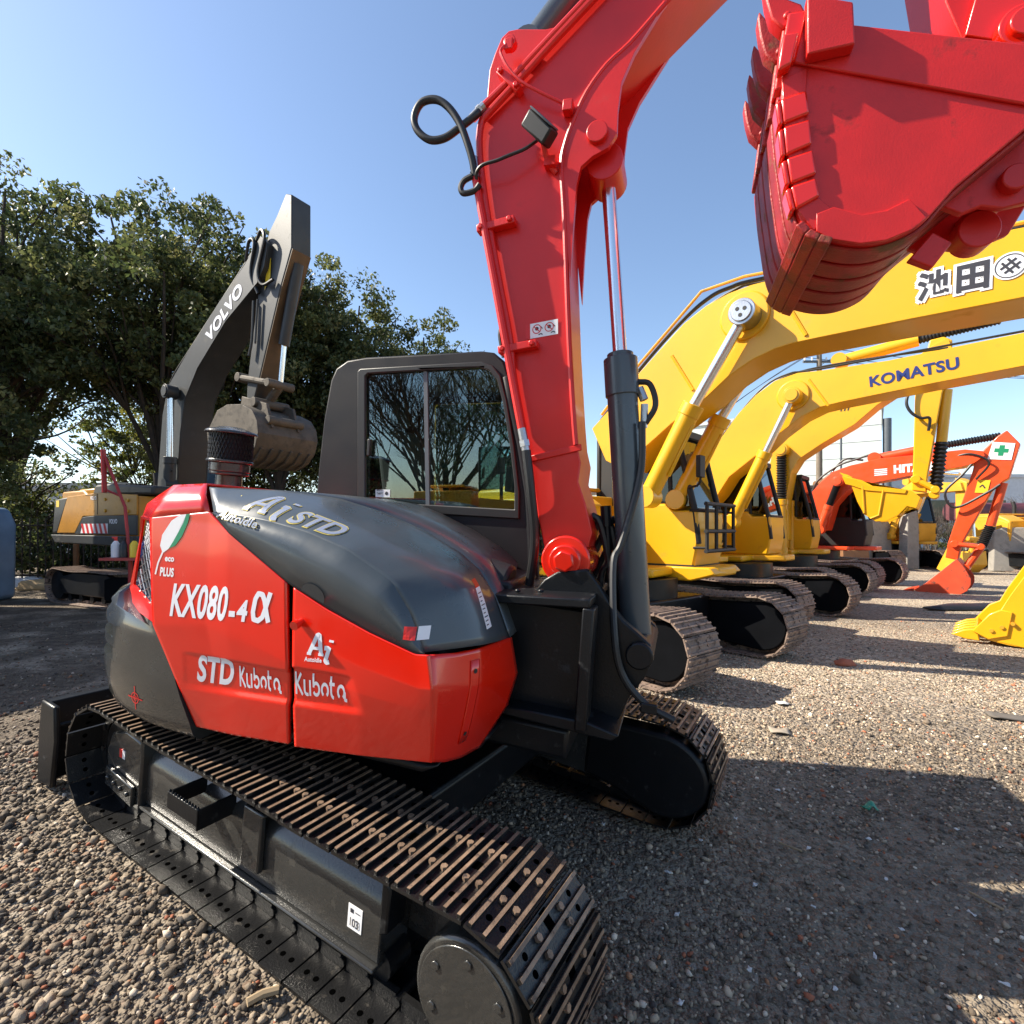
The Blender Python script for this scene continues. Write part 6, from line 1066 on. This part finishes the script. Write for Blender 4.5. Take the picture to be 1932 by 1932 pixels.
g=G['M2']; t,bo=machine('second yellow excavator with blue maker lettering on its long level boom',4.45,10.44,48,40,g,'yellow',dict(group=YG,tracks=TRK,tdx=-.3,cabx=(-1.05,.50),boss=(1.07,4.04),by=(-.65,.65),teeth=(0,6),dig=True,
   ribs=[[(1.32,4.28),(1.62,3.77)]],hose=[([(-.66,2.85,-.2),(-.30,3.40,-.2),(.44,4.23,-.2),(.95,4.47,-.2),(1.6,4.46,-.2),(4.9,4.49,-.2)],.018),([(-.66,2.9,.05),(-.3,3.46,.05),(.44,4.27,.05),(.95,4.52,.05),(1.8,4.56,.05),(3.2,4.50,.05)],.018)]))
bw_(bo,'KOMATSU',2.22,3.99,1.13,.165,.075,'blue_ink',bold=.03)
g=G['M3']; t,bo=machine('third yellow excavator with ribbed black cylinder boots and a curled bucket',6.9,13.2,50,40,g,'yellow',dict(group=YG,tracks=TRK,tdx=-.5,bellow=True,cabx=(-1.0,.46),cablow='yellow',by=(-.55,.55),teeth=(0,7),tdir=(-.16,.12),cr=.13,
   armhose=[([(2.55,4.75),(2.42,4.6),(2.37,4.36),(2.45,4.15),(2.61,4.01),(2.76,3.99),(2.74,3.73)],.03)]))
bk_=[c_ for c_ in t.children if c_.name.startswith('bucket') and '_' not in c_.name.split('.')[0]][0]
for pts in ([(1.60,2.60),(1.63,2.0)],[(1.98,2.50),(1.90,1.95),(1.74,1.88)]):
    q=MB(); q.tube([(p[0],-.56,p[1]) for p in pts],.022,8); obj('side_rib',q,'yellow',bk_)
q=MB(); q.prism([(1.21,2.84),(1.49,2.75),(1.70,2.61),(2.39,2.48),(2.36,2.40),(1.66,2.50),(1.40,2.62),(1.28,2.66)],-.575,-.55); obj('side_band',q,'yellow',bk_,bevel=.006)
# stripes on its boom
q=MB()
for k in range(3): lay(q,*thickline([(0,0),(.03,.06),(0,.12)],.025),(1.15+k*.07,-.318,4.36),(1,0,.4),(-.2,0,1))
obj('lettering',q,'ink',bo,smooth=False)
g=G['M4']; t,bo=machine('orange red excavator at the end of the row, bucket resting on the gravel',9.3,16.2,45,40,g,'orange',dict(group='orange excavator',tracks=TRK,bellow=True,buckc='orange_worn',by=(-.5,.5),teeth=(8,1),tdir=(-.25,-.02),cablow='dark',
   armhose=[([(3.75,3.5),(3.45,3.05),(3.1,2.6),(3.3,2.2),(3.9,2.55),(4.15,2.75)],.03),([(3.2,3.5),(3.6,3.55),(3.95,3.3),(3.7,2.9)],.025)],hose=[([(-.1,2.75,-.1),(.1,3.15,-.1),(.6,3.52,-.1),(1.1,3.68,-.1),(1.5,3.8,-.1)],.03),([(.2,3.1,.1),(.7,3.7,.1),(1.2,3.65,.1)],.03)]))
bw_(bo,'HITACHI',2.0,3.19,1.02,.20,.03,'white',bold=.06)
q=MB()
for k in range(4): lay(q,*rect(0,0,.30,.03,1),(1.55,-.318,3.14+k*.05),(1,0,.03),(0,0,1))
obj('lettering',q,'lettering_white',bo,smooth=False)
arm=[c_ for c_ in t.children if c_.name.startswith('arm') and 'cyl' not in c_.name][0]
q=MB(); lay(q,[(-.26,-.2),(.18,-.26),(.25,.14),(-.16,.22)],[(0,1,2,3)],(4.17,-.214,3.60),(1,0,0),(0,0,1)); st=obj('sticker',q,'white',arm,smooth=False)
q=MB(); lay(q,*thickline([(-.13,.02),(.13,-.02)],.1),(4.17,-.217,3.59),(1,0,0),(0,0,1)); lay(q,*thickline([(-.02,-.13),(.02,.13)],.1),(4.17,-.2175,3.59),(1,0,0),(0,0,1)); obj('green_cross',q,'green',st,smooth=False)
q=MB(); lay(q,*rect(-.12,-.16,.12,.16,1),(3.82,-.214,2.72),(1,0,-.1),(.2,0,1)); st=obj('sticker',q,'sticker_yellow',arm,smooth=False)
q=MB(); lay(q,*thickline([(-.06,-.02),(.0,.04),(.05,-.05)],.03),(3.82,-.217,2.72),(1,0,0),(0,0,1)); obj('print',q,'ink',st,smooth=False)
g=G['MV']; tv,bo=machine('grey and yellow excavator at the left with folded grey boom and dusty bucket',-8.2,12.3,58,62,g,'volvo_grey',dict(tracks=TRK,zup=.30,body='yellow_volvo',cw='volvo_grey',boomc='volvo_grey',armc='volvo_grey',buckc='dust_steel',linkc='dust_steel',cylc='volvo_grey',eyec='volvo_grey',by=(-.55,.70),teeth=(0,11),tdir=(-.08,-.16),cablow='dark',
   hose=[([(.55,2.6,-.2),(.78,4.2,-.2),(1.0,4.85,-.2),(1.9,5.48,-.2),(3.9,6.75,-.2),(4.3,7.05,-.2)],.035),([(.55,2.6,0),(.72,4.3,0),(1.0,4.95,0),(1.9,5.58,0),(3.8,6.82,0)],.03)],armhose=[([(4.2,6.9),(4.45,7.1),(4.6,6.9),(4.4,6.35),(4.5,6.1),(4.75,6.15)],.03),([(3.9,6.7),(4.1,7.0),(4.3,6.9),(4.15,6.4),(4.3,6.0)],.03)]))
q=MB(); e=(Vector((3.78,0,6.28))-Vector((2.65,0,5.55))).normalized(); up2=Vector((-e.z,0,e.x))
word(q,'VOLVO',(2.72,-.318,5.36),e,up2,width=1.42,height=.24,bold=.04,lift=.001); obj('lettering',q,'lettering_white',bo,smooth=False)
bk_=[c_ for c_ in tv.children if c_.name.startswith('bucket') and '_' not in c_.name.split('.')[0]][0]; ar_=[c_ for c_ in tv.children if c_.name.startswith('arm') and '_' not in c_.name.split('.')[0]][0]
bp=g['bucket']
for k in range(6):
    q=MB(); y=-.45+k*.2; q.prism([bp[8],bp[9],bp[10],(bp[10][0]-.02,bp[10][1]-.04),(bp[9][0]+.02,bp[9][1]-.04),(bp[8][0]+.04,bp[8][1]-.02)],y,y+.05); obj('wear_strip',q,'dust_steel',bk_,bevel=.008)
q=MB(); q.prism([(bp[3][0],bp[3][1]-.05),(bp[3][0]+.06,bp[3][1]+.2),(bp[5][0]+.05,bp[5][1]+.16),(bp[6][0]+.06,bp[6][1]-.1)],-.30,-.24); q.prism([(bp[3][0],bp[3][1]-.05),(bp[3][0]+.06,bp[3][1]+.2),(bp[5][0]+.05,bp[5][1]+.16),(bp[6][0]+.06,bp[6][1]-.1)],.24,.30); q.tube([(bp[4][0]+.05,-.36,bp[4][1]+.08),(bp[4][0]+.05,.36,bp[4][1]+.08)],.09,16); q.tube([(bp[6][0]+.02,-.36,bp[6][1]+.04),(bp[6][0]+.02,.36,bp[6][1]+.04)],.08,16); obj('bucket_ear',q,'dust_steel',bk_,bevel=.01)
q=MB(); ap=g['arm']; q.prism([(ap[4][0]+.0,ap[4][1]-.02),ap[5],ap[6],(ap[6][0]+.02,ap[6][1]-.01),(ap[5][0]+.02,ap[5][1]-.01),(ap[4][0]+.02,ap[4][1]-.03)],-.19,.19); obj('belly_plate',q,'brown_plate',ar_,bevel=.004)
q=MB(); q.tube([(4.15,-.26,5.9),(4.10,-.26,5.2),(4.02,-.27,4.9)],.025,8,smooth=3); q.tube([(4.28,-.26,5.9),(4.2,-.26,5.1)],.02,8); obj('steel_pipe',q,'volvo_grey',ar_)
q=MB(); lay(q,[(4.42,6.05),(4.60,6.25),(4.62,6.6),(4.50,6.55)],[(0,1,2,3)],(0,-.215,0),(1,0,0),(0,0,1)); obj('sticker',q,'sticker_yellow',ar_,smooth=False)
yy=-1.30
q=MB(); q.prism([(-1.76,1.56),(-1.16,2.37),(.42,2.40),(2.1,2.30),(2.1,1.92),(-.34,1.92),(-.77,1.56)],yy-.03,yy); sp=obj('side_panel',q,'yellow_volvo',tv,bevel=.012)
q=MB(); q.bx(.38,.40,yy-.034,yy-.028,1.95,2.38); q.bx(-.2,.36,yy-.034,yy-.0305,2.36,2.366); obj('door_seam',q,'dark',sp)
q=MB()
for x,z in ((.75,2.25),(1.75,2.2),(.75,2.02),(1.75,1.99)): q.tube([(x,yy-.03,z),(x,yy-.05,z)],.035,12)
obj('latch',q,'yellow_dirty',sp)
q=MB(); q.prism([(-.77,1.54),(-.35,1.905),(.31,1.93),(2.1,1.91),(2.1,1.53)],yy-.035,yy); obj('lower_panel',q,'volvo_grey',tv,bevel=.012)
q=MB(); q.prism([(-2.10,1.54),(-1.95,2.33),(-1.2,2.36),(-1.80,1.56)],yy-.01,yy+.4); obj('rear_corner',q,'volvo_grey',tv,bevel=.04)
q=MB(); q.prism([(-2.12,1.52),(2.2,1.51),(2.2,1.30),(-1.85,1.34)],yy-.04,yy+.3); obj('side_skirt',q,'volvo_grey',tv,bevel=.02)
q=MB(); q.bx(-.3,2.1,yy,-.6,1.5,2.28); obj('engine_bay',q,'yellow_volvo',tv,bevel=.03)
q=MB(); lay(q,[(-.43,1.56),(.89,1.56),(.89,1.76),(-.33,1.76)],[(0,1,2,3)],(0,yy-.038,0),(1,0,0),(0,0,1)); st=obj('chevron_plate',q,'white',tv,smooth=False)
q=MB()
for j in range(6):
    x=-.40+j*.215; lay(q,[(x+.0,1.76),(x+.105,1.76),(x+.205,1.56),(x+.10,1.56)],[(0,1,2,3)],(0,yy-.041,0),(1,0,0),(0,0,1))
obj('print',q,'sticker_red',st,smooth=False)
q=MB(); word(q,'VOLVO',(.95,yy-.039,1.76),(1,0,0),(0,0,1),width=.36,height=.085,bold=.04); word(q,'VOLVO',(.05,yy-.034,2.26),(1,0,0),(0,0,1),width=.30,height=.075,bold=.04); word(q,'PRIME',(1.0,yy-.039,1.62),(1,0,0),(0,0,1),width=.22,height=.05,bold=.03) if False else None; obj('lettering',q,'lettering_white',tv,smooth=False)
q=MB(); lay(q,[(-1.72,2.15),(-1.55,2.15),(-1.55,2.3),(-1.72,2.3)],[(0,1,2,3)],(-.12,yy-.014,0),(1,0,0),(0,0,1)); obj('sticker',q,'sticker_yellow',tv,smooth=False)
q=MB(); q.prism([(-.4,2.40),(-.22,2.60),(.42,2.60),(2.3,2.48),(2.3,2.3)],-1.15,.3); obj('engine_hood',q,'volvo_grey',tv,bevel=.05,segs=3)
# far machines facing the yard
FB=dict(boom=[(.2,1.35),(-.1,1.9),(.9,3.2),(1.6,3.55),(3.6,3.35),(3.7,3.05),(1.7,3.05),(1.1,2.7),(.45,1.7)],arm=[(3.3,3.55),(3.75,3.35),(3.6,1.0),(3.35,1.0)],cyl=[(1.5,3.1),(1.15,2.3),(.75,1.35)],cylfar=[(1.5,3.1)],bcyl=[(3.75,3.1),(3.8,2.0),(3.85,1.3),(3.55,1.35),(3.75,.75)],bucket=[(3.3,1.0),(3.85,.8),(3.9,.35),(3.6,.05),(3.05,.05),(2.85,.15)],armcyl=[(1.2,3.6),(2.2,3.9),(3.3,3.7)])
BO=dict(tracks=TRK,teeth=(1,5),tdir=(-.12,.02))
machine('distant dark grey cab excavator with a brown boom behind the orange arm',13.6,24.6,-2,0,FB,'machine_brown',dict(BO,body='machine_grey',cablow='machine_grey',group='distant machines'))
machine('distant yellow excavator facing the yard just left of the orange arm',16.2,23.0,8,5,FB,'yellow_dirty',dict(BO,group='distant machines'))
machine('distant yellow excavator cut off by the right picture edge',20.4,20.5,12,10,FB,'yellow_dirty',dict(BO,group='distant machines'))
t,bo=machine('yellow excavator behind the camera, mirrored in the cab window',-5.6,-4.6,60,60,FB,'yellow',dict(BO))
# ---------------------------------------------------------------- small things
t=thing('wash_stand','red stand with a leaning pole holding cleaning bottles behind the counterweight','stand',(-5.9,8.0,0))
q=MB(); q.tube([(-.25,0,2.2),(-.27,0,2.85)],.035,8); q.tube([(.14,0,0),(.14,0,1.3)],.03,8); q.tube([(-.27,0,2.8),(.06,0,1.98),(.12,0,1.3)],.022,6); q.tube([(-.25,0,2.25),(-.02,0,2.15)],.018,6); obj('post',q,'tool_red',t)
q=MB(); q.bx(-.20,.62,-.18,.18,1.18,1.22); obj('tray',q,'tool_red',t)
for i,(x,mm,lab) in enumerate([(-5.98,'sack_white','white spray bottle with red trigger on the red stand'),(-5.85,'rubber','black bottle on the red stand'),(-5.70,'sticker_yellow','yellow bottle on the red stand'),(-5.54,'blue_ink','dark blue bottle on the red stand')]):
    b_=thing('bottle',lab,'bottle',(x,8.0,1.223),group='bottles on the red stand'); q=MB(); q.tube([(0,0,0),(0,0,.19),(0,0,.23),(0,0,.25)],[.06,.06,.035,.02],14); obj('bottle_body',q,mm,b_)
    q=MB(); q.tube([(0,0,.25),(0,0,.29)],.022,10); q.bx(-.05,.02,-.012,.012,.285,.31); obj('cap',q,'sticker_red' if i==0 else 'dark',b_)
def lump(name,label,cat,x,y,dims,m,seed,amp=.3,z=None,rot=0):
    rnd=random.Random(seed); bm=bmesh.new(); bmesh.ops.create_icosphere(bm,subdivisions=3,radius=1)
    for v in bm.verts:
        n_=noise.noise(v.co*1.6+Vector((seed,0,0))); v.co*=1+amp*n_; v.co=Vector((v.co.x*dims[0],v.co.y*dims[1],max(-.35,v.co.z)*dims[2]))
    me=bpy.data.meshes.new(name); bm.to_mesh(me); bm.free(); me.polygons.foreach_set('use_smooth',[True]*len(me.polygons)); me.materials.append(M[m]); o=bpy.data.objects.new(name,me); COL.objects.link(o)
    o.location=(x,y,(zc(x,y) if z is None else z)+dims[2]*.3); o.rotation_euler=(0,0,rot); return tag(o,label,cat)
lump('sack','crumpled tan sack lying on the ground near the left fence','sack',-13.0,14.6,(.65,.4,.22),'sack_tan',3)
lump('sack','white plastic sack lying between two tan sacks','sack',-13.75,15.0,(.6,.4,.26),'sack_white',5)
lump('sack','tan folded sheet beside the blue grey tank','sack',-14.3,14.3,(.5,.5,.12),'sack_tan',8)
lump('tarpaulin','dark crumpled tarpaulin at the foot of the blue grey tank','tarpaulin',-13.6,13.6,(.7,.4,.14),'tarp_black',9)
lump('tarpaulin','black rag lying on the gravel left of the yellow digging bucket','tarpaulin',9.6,10.9,(1.1,.25,.09),'tarp_black',11)
def sheet(name,label,cat,x,y,w_,d_,rz,m,th=.004,curl=.015,group=None,seed=0):
    rnd=random.Random(seed); q=MB(); n=6; rows=[]
    for j in range(n+1): rows.append([((i/n-.5)*w_,(j/n-.5)*d_,curl*math.sin(i*.9+seed)*math.cos(j*.7+seed)) for i in range(n+1)])
    q.grid(rows); o=obj(name,q,m,None,solid=th,soff=1); o.location=(x,y,zc(x,y)+.022+curl*.5); o.rotation_euler=(rnd.uniform(-.08,.08),rnd.uniform(-.08,.08),rz) if False else (.05,.04,rz); return tag(o,label,cat,group)
sheet('cardboard','dark flat board on the sunlit gravel at the right picture edge','cardboard',4.32,4.60,.30,.13,-.25,'card_dark',.012,.01,seed=1)
sheet('cardboard','pale torn card lying in shadow right of the far track','cardboard',2.25,4.46,.16,.11,-.2,'card',.004,.01,seed=2)
sheet('plastic_scrap','bright green plastic scrap on the shaded gravel','scrap',2.26,3.35,.10,.06,.4,'green_plastic',.003,.02,seed=3)
sheet('paper_scrap','round white scrap on the shaded gravel beyond the pale card','scrap',2.60,5.09,.10,.08,.3,'paper',.003,.01,seed=4)
o=lump('brick_fragment','reddish brick fragment on shaded gravel before the second machine','brick',4.05,6.45,(.12,.08,.06),'brick',21)
rnd=random.Random(12); wl=[(1.20,2.62),(1.42,2.50),(.74,2.38),(1.65,2.95),(1.92,2.72),(2.15,2.48),(1.05,2.95),(1.78,3.55),(2.6,3.1),(.52,3.02),(1.25,2.05),(.95,2.12),(1.52,2.22),(1.95,2.1),(.78,2.66),(1.35,3.2),(2.3,3.9),(.62,1.95),(1.75,2.38),(2.05,3.05)]
for i,(x,y) in enumerate(wl): sheet('paper_scrap','tiny white chip scattered on the shaded gravel in front of the red machine','scrap',x,y,rnd.uniform(.018,.04),rnd.uniform(.010,.02),rnd.uniform(0,6),'paper',.003,.004,group='white chips on the shaded gravel',seed=i)
for i,(x,y,l,rz,lab) in enumerate([(2.28,2.55,.14,1.9,'short pale stick lying on the shaded gravel at the right'),(1.55,2.95,.12,2.3,'thin dry twig on the gravel below the far track'),(-.86,1.83,.10,.6,'stubby pale yellow stick among the pebbles by the near track')]):
    q=MB(); q.tube([(-l/2,0,0),(0,.006,.003),(l/2,0,0)],.006 if i<2 else .014,7); o=obj('stick',q,'stick_wood'); o.location=(x,y,zc(x,y)+.025); o.rotation_euler=(0,.05,rz); tag(o,lab,'stick')
